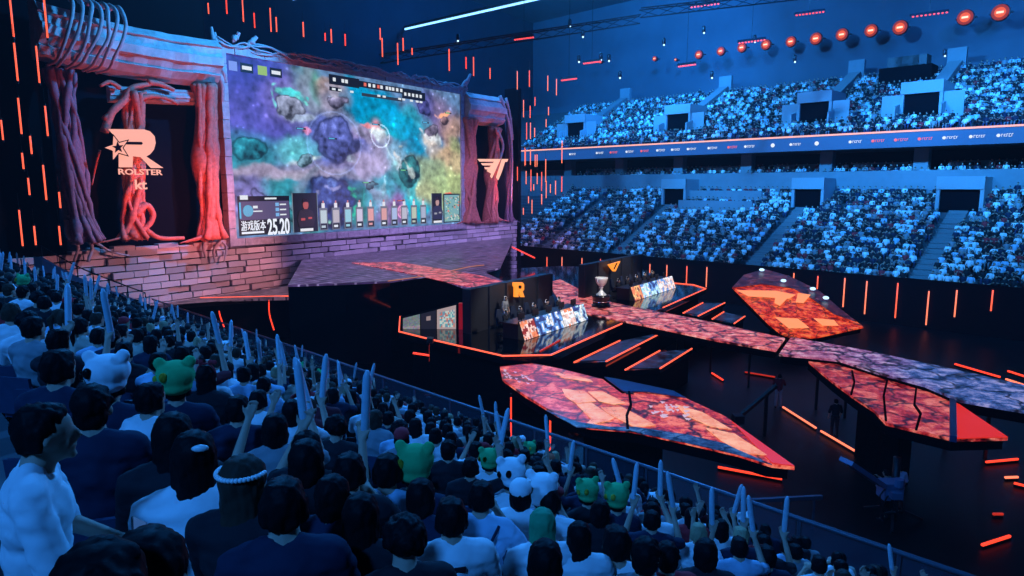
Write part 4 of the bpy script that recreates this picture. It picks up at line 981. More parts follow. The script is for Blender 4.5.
# tubes on stands behind the rail
def floor_tube(pts, lb, m, z=.12, r=.035, nm='floor_light_strip'):
    P = pz(pts, z); c = P[0]; t = thing(nm, lb, 'light strip', c); mb = MB()
    strip(mb, P, r); part('lamp', mb, m, t); mb = MB(); strip(mb, [p+DN*.08 for p in P], r*1.2); part('tray', mb, M_metal, t)
floor_tube([(783, 407), (816, 428)], 'upper orange floor strip of the long dashed line right of the largest island', M_led2)
floor_tube([(821, 431), (874, 462)], 'longest orange floor strip in the middle of the dashed line', M_led2)
floor_tube([(880, 466), (899, 471)], 'short lowest orange floor strip beside the camera crane', M_led2)
floor_tube([(718, 467), (782, 479)], 'red floor strip just below the tip of the largest island', M_ledr)
floor_tube([(955, 364), (1000, 377)], 'red strip left of pair behind the runway right end', M_ledr, 2.4)
floor_tube([(1006, 379), (1030, 387)], 'orange strip at the right picture edge behind the runway', M_led2, 2.4)
floor_tube([(1008, 371), (1030, 378)], 'upper red strip at right picture edge behind the runway', M_ledr, 2.4)
floor_tube([(986, 462), (1018, 459)], 'red floor strip below the right island tip', M_ledr)
floor_tube([(1005, 477.5), (1018, 477)], 'short bright orange floor strip near the right picture edge', M_led2)
floor_tube([(1014, 483), (1030, 487)], 'red floor strip cut by the right picture edge, middle height', M_ledr)
floor_tube([(982, 545), (1010, 536)], 'slanting red floor strip at the lower right', M_ledr)
floor_tube([(993, 514), (1003, 514)], 'faint tiny red floor strip at the right, above the slanting one', M_ledr_dim)
floor_tube([(712, 373), (723, 380)], 'small dim red floor strip between the runway and largest island', M_ledr)
floor_tube([(745, 372), (775, 377)], 'faint red line on the floor under the runway gap', M_ledr_dim)
floor_tube([(540, 351), (560, 340)], 'little red floor line on the glossy stage near its front', M_ledr_dim, ZS+.03, .03)
def pole(u, v0, v1, zb, m, lb, glow_=True, arm=None):
    b = atz(u, v1, zb); a = aty(u, v0, b.y); a.x = b.x; t = thing('light_pole' if glow_ else 'camera_pole', lb, 'pole', b)
    mb = MB(); mb.tube([b, a], .035 if glow_ else .05, 6); part('lamp' if glow_ else 'mast', mb, m, t)
    mb = MB(); mb.lathe(Vector((b.x, b.y, b.z-.02)), [(.35, 0), (.3, .08), (.06, .14)], 12); part('foot', mb, M_metal, t)
    if glow_: mb = MB(); mb.tube([a, a+Vector((0, 0, .15))], .05, 6); part('cap', mb, M_metal, t)
    else:
        mb = MB(); mb.box((-.15, -.2, 0), (.15, .25, .25)); mb.lathe((0, -.25, .12), [(.08, -.05), (.08, .05)], 10); mb.v = [p+a for p in mb.v]; part('camera', mb, M_metal, t)
    return t
pole(511, 397, 441, 1.0, M_ledr, 'thin red light pole behind the rail at the left tip of the largest island')
pole(550, 417, 456, 1.0, M_ledr, 'thin red light pole behind the rail beside the largest island')
pole(577, 424, 434, 1.5, M_led, 'tiny bent orange light pole against the near edge of largest island')
pole(431, 343, 395, 1.0, M_black, 'black mast with red cross lamp standing in front of the stage corner', False)
pole(628, 398, 440, 1.0, M_black, 'black camera mast in front of the middle of the largest island', False)
mb = MB(); a = aty(413, 353, 33); b = aty(430, 355.5, 33); solo('cross_lamp', mb.bar(a, b, .08).tube([b+Vector((0,0,-.3)), b+Vector((0,0,.9))], .04, 6), M_ledr, 'short red glowing bar sticking out of the dark below the stage corner', 'light strip', a)
mb = MB(); a = aty(512, 247, 68); b = aty(535, 258, 68); solo('slanting_light', mb.bar(a, b, .12), M_ledr, 'slanting red light bar beside the far end of the brick wall', 'light strip', a)
# ================================================================ CEILING GEAR
ol = [(602,62,.4),(656,59,.5),(677,60,.3),(700,55,.8),(722,51.5,.8),(743,48,.85),(767,45,.9),(792,42,.9),(817,39,1),(843,35,1),(872,31,1),(901,28,1.1),(901+31,22,0),(966,18,1.1),(1001,13,1.15)]
i = 0
for u, v, k in ol:
    if k == 0: continue
    r_ = ray(u, v); p = CAM+r_*(89.5/r_.dot(n45)); M = frame(p, -u45, Vector((0, 0, 1)), -n45)
    t = thing('orange_floodlight', f'round orange floodlight high on the far wall, {ordn[i]} from the left', 'floodlight', M, 'row of orange floodlights'); i += 1
    mb = MB(); mb.lathe((0, 0, -.3), [(.45*k, 0), (.75*k, .3), (.78*k, .42), (.68*k, .42)], 18); part('housing', mb, M_metal, t, True, True)
    mb = MB(); mb.lathe((0, 0, .42), [(.70*k, 0), (.70*k, .03)], 18); part('halo', mb, glow('orange reflector', (1, .09, .01), .32), t, True, True)  # glowing disc that imitates the orange halo of light round the bulb
    mb = MB(); mb.lathe((0, 0, .45), [(.46*k, 0), (.46*k, .02)], 18); part('inner_halo', mb, glow('bright orange reflector', (1, .13, .02), .95), t, True, True)  # smaller, brighter disc for the inner part of the painted halo
    mb = MB(); mb.box((-.28*k, -.09*k, .47), (.28*k, .09*k, .52)); part('bulb', mb, glow('hot orange bulb', (1, .55, .3), 1.8), t, False, True)
    mb = MB(); mb.box((-.9*k, -.05, -.3), (-.8*k, .05, .2)); mb.box((.8*k, -.05, -.3), (.9*k, .05, .2)); mb.box((-.9*k, -.05, -.4), (.9*k, .05, -.3)); part('yoke', mb, M_metal, t, False, True)
bars = [(705,5,15),(810,13,15),(752,41,14),(930,14,19),(687,65,9),(592,62,9),(569,79,8),(524,38,10)]
for i, (u, v, hw_) in enumerate(sorted(bars)):
    Y = 64; a = aty(u-hw_, v+hw_*.13, Y); b = aty(u+hw_, v-hw_*.13, Y); c = (a+b)/2
    t = thing('led_batten', f'short red ceiling light batten, {ordn[i]} from the left', 'light', c, 'red battens under the roof')
    n = 9; mb = MB()
    for k in range(n): p = lerp(a, b, (k+.5)/n); mb.lathe(p+Vector((0, 0, -.1)), [(.09, 0), (.09, .1)], 8)
    part('lamp_row', mb, glow('red batten lamp', (1, .07, .06), 1.6), t)
    mb = MB(); mb.bar(a+Vector((0, .1, .12)), b+Vector((0, .1, .12)), .22); part('housing', mb, M_metal, t)
    mb = MB(); mb.tube([c+Vector((0, .1, .2)), Vector((c.x, c.y+.1, 39.9))], .02, 4); part('cable', mb, M_metal, t)
# bright blue-white ceiling strips
for i, (p0, p1, lb) in enumerate((((395, 31.5), (560, -6), 'long bright blue-white strip light under the roof above the screen'), ((267, 8), (330, -14), 'short blue-white strip light at top edge above the screen left half'))):
    z = 33; a = atz(*p0, z) if ray(*p0).z > 0 else None; b = atz(*p1, z)
    t = thing('strip_light', lb, 'light', a); mb = MB(); mb.tube([a, b], .13, 6); part('lamp', mb, glow('cold blue strip', (.22, .55, 1), 2.6), t)
    mb = MB(); mb.bar(a+Vector((0, 0, .3)), b+Vector((0, 0, .3)), .3); part('housing', mb, M_metal, t)
# lighting trusses
def truss(a, b, lb):
    t = thing('lighting_truss', lb, 'truss', a); a = Vector(a); b = Vector(b); n = int((b-a).length/1.6); d = (b-a).normalized(); sd = d.cross(Vector((0, 0, 1)))*.4
    for o in (sd+Vector((0, 0, .4)), -sd+Vector((0, 0, .4)), Vector((0, 0, -.3))):
        mb = MB(); mb.tube([a+o, b+o], .06, 6); part('chord', mb, M_metal, t)
    mb = MB(); O = (sd+Vector((0, 0, .4)), -sd+Vector((0, 0, .4)), Vector((0, 0, -.3)))
    for i in range(n):
        p = lerp(a, b, i/n); q = lerp(a, b, (i+1)/n)
        for x, y in ((0, 1), (1, 2), (2, 0)): mb.tube([p+O[x], q+O[y]], .03, 4)
    part('lacing', mb, M_metal, t)
truss(aty(640, 14, 62), aty(1060, -34, 62), 'dark truss under the roof above the right upper stand')
truss(aty(380, 60, 66), aty(640, 20, 66), 'dark truss hanging in the air right of the screen top')
g = random.Random(77)
for i, (u, v) in enumerate(((458, 41), (570, 26), (583, 37), (664, 45), (704, 33), (601, 60), (579, 62), (609, 61), (620, 78), (712, 78), (795, 62), (945, 56), (755, 42))):
    p = aty(u, v, 66); t = thing('moving_head_light', f'tiny pale moving spotlight under the roof, {ordn[i]} of the scattered ones', 'spotlight', p, 'scattered small spotlights under the roof')
    mb = MB(); mb.ell(p, (.09, .09, .09), 8, 6); part('lens', mb, glow('pale blue lens', (.5, .75, 1), 2), t)
    mb = MB(); mb.lathe(p+Vector((0, .1, .05)), [(.1, 0), (.16, .1), (.16, .5), (.1, .6)], 8); part('body', mb, M_metal, t, True)
# ================================================================ CAMERA CRANE
cb = atz(892, 520, .0)
cr = thing('camera_crane', 'camera crane with long blue-grey arm and cluttered head in the dark pit', 'camera crane', cb)
M_crane = mat('blue grey crane paint', (.12, .2, .34), .5, .2, noise_amt=.2)
p0 = aty(846, 461, cb.y-1.5); p1 = aty(880, 484, cb.y-1)
mb = MB(); mb.bar(p0, p1, .5, .14); part('arm', mb, M_crane, cr)
mb = MB(); mb.tube([Vector((cb.x, cb.y, 0)), Vector((cb.x, cb.y, 2.2))], .12, 10); part('column', mb, M_metal, cr, True)
for a in (0, 2.1, 4.2): mb = MB(); mb.bar((cb.x, cb.y, .5), (cb.x+1.0*math.cos(a), cb.y+1.0*math.sin(a), .02), .08); part('leg', mb, M_metal, cr)
mb = MB(); c = aty(890, 490, cb.y-.8); mb.box((-.3, -.25, -.25), (.3, .25, .3)); mb.box((-.2, -.5, -.1), (.1, -.25, .12)); mb.lathe((.1, -.3, .25), [(.14, 0), (.14, .25)], 10); mb.v = [p+c for p in mb.v]; part('camera', mb, M_crane, cr)
mb = MB()
for k in range(6): mb.tube(smooth_pts([c+Vector((g.uniform(-.3, .3), -.1, g.uniform(-.2, .3))), c+Vector((g.uniform(-.5, .5), -.3, g.uniform(-.6, 0))), c+Vector((g.uniform(-.3, .4), 0, -.8))], 3), .025, 5)
part('cables', mb, M_metal, cr)
mb = MB(); a = Vector(atz(738, 418, 1.2)); b = atz(776, 386, 2.2); t = thing('camera_jib', 'thin dark camera jib arm lying between the runway and largest island', 'camera jib', a)
mb.bar(a, b, .14); part('arm', mb, M_metal, t); mb = MB(); m_ = lerp(a, b, .75); mb.bar(m_, Vector((m_.x, m_.y, 0)), .12); part('column', mb, M_metal, t)
mb = MB(); mb.box((-.2, -.25, -.2), (.2, .25, .15)); mb.v = [p+a for p in mb.v]; part('camera', mb, M_metal, t)
t = thing('barrier_beam', 'dim blue horizontal beam lying just behind the near rail', 'barrier', atz(780, 495, .8)); mb = MB(); a = atz(745, 501, 1.1); b = atz(822, 497, 1.1); mb.bar(a, b, .12)
part('beam', mb, M_rail, t); mb = MB(); 
for k in (.1, .5, .9): p = lerp(a, b, k); mb.bar(p, Vector((p.x, p.y, 0)), .06)
part('posts', mb, M_rail, t)
# equipment table at far right below the stand
t = thing('production_desk', 'dark covered production desk in the far right corner of the pit', 'desk', atz(985, 330, 0)); c = atz(985, 332, 0)
M = frame(c, -u45, n45, Vector((0, 0, 1)))
for k in range(2):
    mb = MB(); x = k*3.8-3; mb.box((x, -1, .85), (x+3.6, 1, .95)); mb.box((x+.1, -.9, 0), (x+3.5, .9, .85)); mb.v = [M @ p for p in mb.v]; part('covered_table', mb, mat('dark blue tablecloth', (.03, .06, .14), .8, noise_amt=.3), t)
    mb = MB(); mb.box((x+1, -.3, .95), (x+1.7, -.2, 1.4)); mb.box((x+2, -.3, .95), (x+2.7, -.2, 1.4)); mb.v = [M @ p for p in mb.v]; part('monitors', mb, M_metal, t)
# ================================================================ PEOPLE
def cap(m, a, b, ra, rb, n=10):
    a = Vector(a); b = Vector(b); m.tube([a, b], [ra, rb], n); m.ell(a, (ra,)*3, n, 7); m.ell(b, (rb,)*3, n, 7)
def voxel(name, m, vs, smooth=2, dec=None, mt=None):
    me = m.mesh('tmp', mt or M_black, False)
    o = bpy.data.objects.new('tmp', me); C.objects.link(o)
    r = o.modifiers.new('r', 'REMESH'); r.mode = 'VOXEL'; r.voxel_size = vs; r.use_smooth_shade = True
    s = o.modifiers.new('s', 'SMOOTH'); s.iterations = smooth; s.factor = .5
    if dec: d = o.modifiers.new('d', 'DECIMATE'); d.ratio = dec
    dg = bpy.context.evaluated_depsgraph_get(); out = bpy.data.meshes.new_from_object(o.evaluated_get(dg)); out.name = name
    bpy.data.objects.remove(o); bpy.data.meshes.remove(me)
    out.polygons.foreach_set('use_smooth', [True]*len(out.polygons))
    return out
SH = Vector((.19, .0, .995)); HC = Vector((0, .045, 1.195))
def mirror(p): return Vector((-p[0], p[1], p[2]))
POSES = { # right elbow, right wrist, left elbow, left wrist, torso lean, standing
 'lap':   ((.25,.10,.72),(.11,.33,.64),(-.25,.10,.72),(-.10,.34,.63),0,0),
 'cheer': ((.32,.16,.90),(.25,.34,1.16),(-.30,.18,.92),(-.20,.36,1.20),0,0),
 'one':   ((.33,.12,1.02),(.28,.26,1.30),(-.25,.10,.72),(-.10,.34,.63),0,0),
 'clap':  ((.27,.16,.80),(.06,.36,.96),(-.27,.16,.80),(-.06,.36,.96),.03,0),
 'phone': ((.24,.14,.74),(.12,.38,.82),(-.24,.14,.74),(-.08,.38,.80),.03,0),
 'phonelow': ((.25,.08,.72),(.10,.27,.70),(-.25,.08,.72),(-.06,.27,.68),.05,0),
 'desk':  ((.27,.14,.78),(.20,.42,.82),(-.27,.14,.78),(-.20,.42,.82),.06,0),
 'stand': ((.27,.02,1.16),(.25,.12,.92),(-.27,.02,1.16),(-.25,.12,.92),0,1),
 'camera':((.27,.14,1.2),(.12,.36,1.36),(-.27,.14,1.2),(-.12,.36,1.36),.04,1),
}
def body_mb(pose, kind):
    """kind: body / shirt / trousers / shoes.  Seated person: feet at z=0, hips at .5; standing person .40 taller at the hips"""
    re, rw, le, lw, lean, st_ = POSES[pose]; up_ = .42 if st_ else 0
    m = MB(); V = Vector; off = V((0, lean, up_))
    T_ = lambda p: V(p)+off*min(1, max(0, (V(p).z-.5)/.5))+(V((0, 0, up_)) if V(p).z < .75 and not st_ else V((0,0,0))) if False else V(p)+V((0, lean*max(0, (p[2]-.5)), up_))
    arm = [(SH, V(re)-V((0, 0, 0)), V(rw)), (mirror(SH), V(le), V(lw))]
    if st_: arm = [(s, e-V((0, 0, .42)), h-V((0, 0, .42))) for s, e, h in arm]
    e = {'body': 0, 'shirt': .018, 'trousers': .014, 'shoes': 0}[kind]
    if kind in ('body', 'shirt'):
        m.ell(T_((0, 0, .56)), (.155+e, .115+e, .12), 14, 10); m.ell(T_((0, .0, .72)), (.15+e, .105+e, .17), 14, 10)
        m.ell(T_((0, .0, .88)), (.175+e, .115+e, .16), 14, 10); m.ell(T_((0, -.01, .98)), (.19+e, .085+e, .075+e), 14, 8)
        for sg in (-1, 1): cap(m, T_((sg*.05, -.01, 1.06)), T_((sg*.17, -.005, 1.005)), .045+e*.5, .055+e)
        for s, el, wr in arm:
            cap(m, T_(s), T_(el), .053+e, .042+e*1.3)
            if kind == 'shirt' and s.x > 0: m.ell(T_((0, -.025, 1.045)), (.085, .06, .04), 12, 8)
    if kind == 'body':
        cap(m, T_((0, -.005, 1.0)), T_((0, .02, 1.12)), .066, .060)
        h = T_(HC); m.ell(h+V((0, -.005, .025)), (.077, .097, .095), 16, 12); m.ell(h+V((0, .03, -.05)), (.055, .06, .065), 12, 8)
        cap(m, h+V((0, .088, .015)), h+V((0, .108, -.018)), .010, .015, 8)
        for sg in (-1, 1): m.ell(h+V((sg*.078, .0, -.01)), (.012, .022, .032), 8, 6)
        m.ell(h+V((0, .088, -.055)), (.026, .012, .011), 8, 6); m.ell(h+V((0, .080, -.095)), (.022, .018, .018), 8, 6)
        for s, el, wr in arm:
            el = T_(el); wr = T_(wr); cap(m, el, wr, .042, .028)
            d = (wr-el).normalized(); side = 1 if s.x > 0 else -1
            up2 = V((0, 0, 1)) if pose not in ('cheer', 'one') else V((0, 1, 0))
            x = d.cross(up2).normalized(); z = x.cross(d).normalized()
            pc = wr+d*.055
            cap(m, wr+d*.02-x*.018, pc+d*.02-x*.02, .018, .02, 8); cap(m, wr+d*.02+x*.018, pc+d*.02+x*.02, .018, .02, 8)
            for k, L_ in enumerate((.062, .072, .068, .054)):
                b0 = pc+d*.028+x*(-.033+.022*k)
                b1 = b0+d*L_*.5-z*.012; b2 = b1+d*L_*.25-z*.026
                cap(m, b0, b1, .0095, .009, 6); cap(m, b1, b2, .009, .008, 6)
            tb_ = wr+d*.03-x*side*.032
            cap(m, tb_, tb_+d*.03-x*side*.03-z*.01, .012, .010, 6); cap(m, tb_+d*.03-x*side*.03-z*.01, tb_+d*.055-x*side*.036-z*.02, .010, .009, 6)
    legs = []
    for sg in (-1, 1):
        if st_: legs.append((V((sg*.09, 0, .95)), V((sg*.11, .03, .50)), V((sg*.12, 0, .09))))
        else: legs.append((V((sg*.09, .02, .52)), V((sg*.13, .43, .53)), V((sg*.13, .40, .09))))
    for hp, kn, an in legs:
        if kind in ('body', 'trousers'):
            cap(m, hp, kn, .085+e, .058+e); cap(m, kn, an+V((0, 0, .02 if kind == 'trousers' else 0)), .056+e, .038+e*1.2)
        if kind == 'body': cap(m, an, an+V((0, .12, -.045)), .035, .03, 8)
        if kind == 'shoes':
            cap(m, an+V((0, -.03, -.035)), an+V((0, .15, -.05)), .048, .040, 8); m.box(tuple(an+V((-.045, -.07, -.09))), tuple(an+V((.045, .18, -.06))))
    if kind == 'trousers': m.ell(V((0, 0, .54 if not st_ else .97)), (.17, .13, .10), 12, 8)
    return m
HK = {}
def hair_mesh(kind, zoff=0):
    key = (kind, zoff)
    if key in HK: return HK[key]
    m = MB(); h = HC+Vector((0, 0, zoff)); V = Vector; g = random.Random(len(kind)+3)
    top = lambda s=1.: m.ell(h+V((0, -.022, .042)), (.088*s, .098*s, .090*s), 14, 10)
    if kind == 'short': top(); m.ell(h+V((0, -.055, -.01)), (.074, .052, .07), 12, 8); m.ell(h+V((0, .02, .085)), (.072, .06, .038), 12, 6)
    if kind == 'bob': top(1.06); m.ell(h+V((0, -.03, -.03)), (.098, .085, .115), 12, 10)
    if kind == 'long':
        top(1.05); m.ell(h+V((0, -.045, -.06)), (.095, .07, .13), 12, 10); m.ell(h+V((0, -.075, -.22)), (.10, .05, .17), 12, 10)
    if kind == 'pony': top(1.02); m.ell(h+V((0, -.05, -.01)), (.078, .055, .07), 12, 8); cap(m, h+V((0, -.10, .05)), h+V((0, -.16, 0)), .03, .04); cap(m, h+V((0, -.16, 0)), h+V((0, -.14, -.2)), .04, .015)
    if kind == 'bun': top(1.02); m.ell(h+V((0, -.05, -.01)), (.078, .055, .07), 12, 8); m.ell(h+V((0, -.08, .11)), (.045, .045, .04), 10, 8)
    if kind == 'curly':
        top(1.08)
        for k in range(60):
            a = g.random()*6.28; b = g.uniform(-.5, 1.4); q = V((.088*math.cos(a)*math.cos(b), .095*math.sin(a)*math.cos(b)-.025, .095*math.sin(b)+.03))
            if q.y < .06: m.ell(h+q, (.03,)*3, 7, 5)
    if kind == 'messy':
        top(1.03); m.ell(h+V((0, -.05, -.02)), (.08, .055, .08), 12, 8)
        for k in range(40):
            a = g.random()*6.28; b = g.uniform(-.3, 1.4); q = V((math.cos(a)*math.cos(b), math.sin(a)*math.cos(b), math.sin(b)))
            if q.y < .5: p = h+V((q.x*.08, q.y*.09-.02, q.z*.085+.04)); cap(m, p, p+q*.02+V((.01, 0, -.015)), .014, .006, 6)
    if kind in ('short', 'bob', 'long', 'pony', 'bun'):   # strands give the surface some relief
        for k in range(26):
            a = g.uniform(3.0, 6.4); x = math.cos(a); y = math.sin(a); p = h+V((x*.05, y*.05-.02, .12)); q = h+V((x*.088, y*.09-.02, .03)); e_ = h+V((x*.088, y*.08-.02, -.05 if kind != 'long' else -.18))
            m.tube([p, q, e_], .010, 5)
    HK[key] = me = voxel('hair', m, .011, 2, None)
    for v in me.vertices:
        r = v.co-h; k = noise.noise(Vector((r.x*70, r.y*70, r.z*14)))*.007+noise.noise(r*22)*.006; v.co += r.normalized()*k
    return me
BODY = {}
def body_meshes(pose):
    new = pose not in BODY
    if new: BODY[pose] = {k: voxel({'body': 'person'}.get(k, k), body_mb(pose, k), .0125 if k == 'body' else .016, 1 if k == 'body' else 3) for k in ('body', 'shirt', 'trousers', 'shoes')}
    if new:
        for k in ('shirt', 'trousers'):
            me = BODY[pose][k]; co = [v.co.copy() for v in me.vertices]; no = [v.normal.copy() for v in me.vertices]
            for v, c, n_ in zip(me.vertices, co, no): v.co = c+n_*(noise.noise(Vector((c.x*13, c.y*13, c.z*24+c.x*9)))*.010+noise.noise(c*30)*.003)
    return BODY[pose]
def col_mat(n, c, r=.8, na=.25): return mat(n, c, r, noise_amt=na, nscale=28 if 'hair' in n else 9, spec=.05 if 'hair' in n else .2, bump=.8 if 'hair' in n else (.35 if 'cotton' in n else .1))
SKIN = col_mat('skin', (.48, .30, .22), .6, .06)
HAIRM = {'black': col_mat('black hair', (.006, .0055, .007), .55), 'brown': col_mat('brown hair', (.05, .03, .022), .55), 'green': col_mat('green wig', (.02, .30, .14), .7), 'blond': col_mat('pale hair', (.35, .27, .16), .6)}
SHM = {'white': col_mat('white cotton', (.78, .78, .8), .85, .06), 'black': col_mat('black cotton', (.015, .015, .02), .85), 'navy': col_mat('navy cotton', (.014, .022, .05), .85), 'grey': col_mat('grey cotton', (.25, .26, .28), .85, .12),
       'pale blue': col_mat('pale blue cotton', (.40, .55, .72), .85, .1), 'red': col_mat('red cotton', (.45, .03, .04), .85), 'dark red': col_mat('dark red cotton', (.16, .02, .03), .85), 'beige': col_mat('beige cotton', (.5, .44, .36), .85, .1)}
TRM = [SHM['black'], SHM['navy'], SHM['grey']]
M_plush = col_mat('white plush', (.8, .8, .82), .95, .05); M_gplush = col_mat('green plush', (.04, .42, .14), .95); M_eyes = mat('black bead', (.01, .01, .01), .3)
M_gold = col_mat('yellow cloth', (.6, .5, .05), .9)
HATS = {}
def hat(kind, par, z=0):
    h = HC+Vector((0, -.02, .05+z)); V = Vector; out = []
    def pm(n, m_, mt_, parent=par, vx=.013):
        key = (kind, n, z)
        if key not in HATS: HATS[key] = voxel(n, m_, vx, 2) if vx else m_.mesh(n, mt_, True)
        me = HATS[key].copy() if HATS[key].materials and HATS[key].materials[0] != mt_ else HATS[key]
        me.materials.clear(); me.materials.append(mt_); o = bpy.data.objects.new(n, me); C.objects.link(o); o.parent = parent; return o
    if kind in ('bear', 'greenfrog'):
        mt_ = M_plush if kind == 'bear' else M_gplush; m = MB(); m.ell(h+V((0, 0, .06)), (.135, .15, .11), 14, 10); m.ell(h+V((0, -.02, -.02)), (.115, .125, .06), 14, 8)
        for sg in (-1, 1): m.ell(h+V((sg*.10, 0, .155)), (.045, .035, .045), 10, 8)
        ht = pm('plush_hat', m, mt_)
        for sg in (-1, 1): m = MB(); m.ell(h+V((sg*.06, -.135, .08)), (.028, .02, .036), 8, 6); m.ell(h+V((sg*.125, -.05, .05)), (.02, .035, .03), 8, 6); pm('eye_patch' , m, M_eyes if kind == 'bear' else M_gold, ht, None)
    if kind == 'cap':
        m = MB(); m.ell(h+V((0, 0, .02)), (.098, .112, .088), 14, 10); ht = pm('cap', m, SHM['red']); m = MB(); m.box((-.07, .08, 1.27+z), (.07, .19, 1.283+z)); pm('brim', m, SHM['red'], ht, None)
    if kind == 'browncap':
        m = MB(); m.ell(h+V((0, 0, .02)), (.105, .118, .095), 14, 10); ht = pm('cap', m, col_mat('rust felt', (.55, .12, .06), .9)); m = MB(); m.box((-.07, .08, 1.27+z), (.07, .19, 1.283+z)); pm('brim', m, MATS['rust felt'], ht, None)
    if kind == 'whitecap':
        m = MB(); m.ell(h+V((0, 0, .02)), (.098, .112, .088), 14, 10); ht = pm('cap', m, M_plush); m = MB(); m.box((-.07, .08, 1.27+z), (.07, .19, 1.283+z)); pm('brim', m, M_plush, ht, None)
    if kind == 'bows':
        m = MB(); m.tube([h+V((.092*math.cos(a), 0, .092*math.sin(a)+.01)) for a in [math.pi*k/10 for k in range(11)]], .008, 6)
        for sg in (-1, 1):
            for dx in (-.02, .02): m.ell(h+V((sg*.07+dx, 0, .115)), (.028, .016, .024), 8, 6)
        pm('bow_headband', m, SHM['red'], par, None)
    if kind == 'pearls':
        m = MB()
        for k in range(22): a = math.pi*(1.0+1.0*k/21)+0; m.ell(h+V((.10*math.cos(a), .11*math.sin(a)*.95-.0, .02)), (.011,)*3, 7, 5)
        pm('pearl_headband', m, mat('pearl', (.8, .8, .8), .25), par, None)
    if kind == 'clip':
        m = MB(); m.ell(h+V((.045, -.10, .04)), (.035, .012, .016), 8, 6); pm('hair_clip', m, mat('pearl', (.8, .8, .8), .25), par, None)
    if kind == 'headset':
        m = MB(); m.tube([h+V((.105*math.cos(a), .0, .108*math.sin(a)+.0)) for a in [math.pi*k/10 for k in range(11)]], .014, 6)
        for sg in (-1, 1): m.ell(h+V((sg*.10, .01, -.045)), (.03, .05, .055), 10, 8)
        m.tube([h+V((-.1, .03, -.07)), h+V((-.08, .11, -.11)), h+V((-.02, .13, -.11))], .006, 5)
        pm('headset', m, mat('white plastic', (.75, .75, .78), .35), par, None)
NP = 0
def person(M, pose, hair, hairc, shirt, label, group=None, acc=None, trousers=None, eyes=False, shoes=True):
    B = body_meshes(pose); zo = .42 if POSES[pose][5] else 0
    def mk(n, me, mt_, par=None):
        if not me.materials: me.materials.append(mt_)
        o = bpy.data.objects.new(n, me); C.objects.link(o); o.material_slots[0].link = 'OBJECT'; o.material_slots[0].material = mt_
        if par: o.parent = par
        return o
    o = mk('person', B['body'], SKIN); o.matrix_world = M; WM[o.name] = M.copy(); tag(o, label, 'person', group)
    lean = POSES[pose][4]*.7
    if hair: hh = mk('hair', hair_mesh(hair, zo), HAIRM[hairc], o); hh.location = (0, lean, 0)
    mk('shirt', B['shirt'], SHM[shirt], o); mk('trousers', B['trousers'], trousers or random.choice(TRM), o)
    if shoes: mk('shoes', B['shoes'], SHM['black'], o)
    if acc: hat(acc, o, zo)
    if eyes:
        m = MB(); h = HC+Vector((0, lean, zo))
        for sg in (-1, 1): m.ell(h+Vector((sg*.031, .088, .012)), (.013, .008, .008), 8, 6)
        oo = bpy.data.objects.new('eyes', m.mesh('eyes', M_eyes, True)); C.objects.link(oo); oo.parent = o
    return o
def PM(loc, az, sc=1.): return Matrix.Translation(loc) @ Matrix.Rotation(-az, 4, 'Z') @ Matrix.Scale(sc, 4)
# ---------------- players
def chair(M, lb, grp):
    t = thing('gaming_chair', lb, 'chair', M, grp)
    mb = MB(); mb.box((-.26, -.22, .40), (.26, .28, .50)); part('seat', mb, M_black, t, local=True)
    mb = MB(); mb.prism([(-.25, -.24, .5), (.25, -.24, .5), (.28, -.30, 1.0), (.16, -.34, 1.32), (-.16, -.34, 1.32), (-.28, -.30, 1.0)], (0, -.08, 0)); part('backrest', mb, SHM['navy'], t, local=True)
    for sg in (-1, 1): mb = MB(); mb.bar((sg*.3, -.1, .5), (sg*.3, -.1, .68), .04); mb.box((sg*.3-.04, -.15, .68), (sg*.3+.04, .15, .71)); part('armrest', mb, M_metal, t, local=True)
    mb = MB(); mb.tube([(0, 0, .05), (0, 0, .42)], .035, 8)
    for k in range(5): a = k*1.2566; mb.bar((0, 0, .10), (.30*math.cos(a), .30*math.sin(a), .05), .05)
    part('base', mb, M_metal, t, local=True)
azd = AW+math.pi/2   # facing out over the desk
for (nm, MD, L_, n, sh) in (('left', MD1, L1, 5, 'black'), ('right', MD2, L2, 5, 'black')):
    for i in range(n):
        x = L_*(i+.5)/n; p = MD @ Vector((x, 1.45, 0))
        chair(PM(p, azd), f'dark high-backed gaming chair at the {nm} team desk, {ordn[i]} from its left end', f'gaming chairs at the {nm} team desk')
        person(PM(p+nin*(-.08), azd+random.uniform(-.1, .1)), 'desk', 'short' if i % 2 else 'messy', 'black', sh, f'seated player in black with white headset at the {nm} desk, {ordn[i]} from its left end', f'players at the {nm} team desk', 'headset', eyes=True)
        q = MD @ Vector((x, .32, .84)); t = thing('monitor', f'dark computer monitor on the {nm} team desk, {ordn[i]} from its left end', 'monitor', frame(q, w, nin, Vector((0, 0, 1))), f'monitors on the {nm} team desk')
        mb = MB(); mb.box((-.29, -.02, .10), (.29, .02, .44)); part('screen', mb, M_metal, t, local=True)
        mb = MB(); mb.box((-.12, -.1, 0), (.12, .1, .015)); mb.bar((0, -.02, .01), (0, -.02, .2), .04); part('stand', mb, M_metal, t, local=True)
        mb = MB(); mb.box((-.26, .021, .13), (.26, .026, .41)); part('display', mb, glow('player display', (.15, .25, .4), 1.0), t, local=True)
for i, (u, v) in enumerate(((498, 322), (505, 327))):
    p = atz(u, v, ZS); person(PM(p, azd), 'stand', 'short', 'black', 'white' if i == 0 else 'grey', f'standing person in {"white" if i == 0 else "grey"} shirt at the left end of the left team desk', None, 'headset', eyes=True)
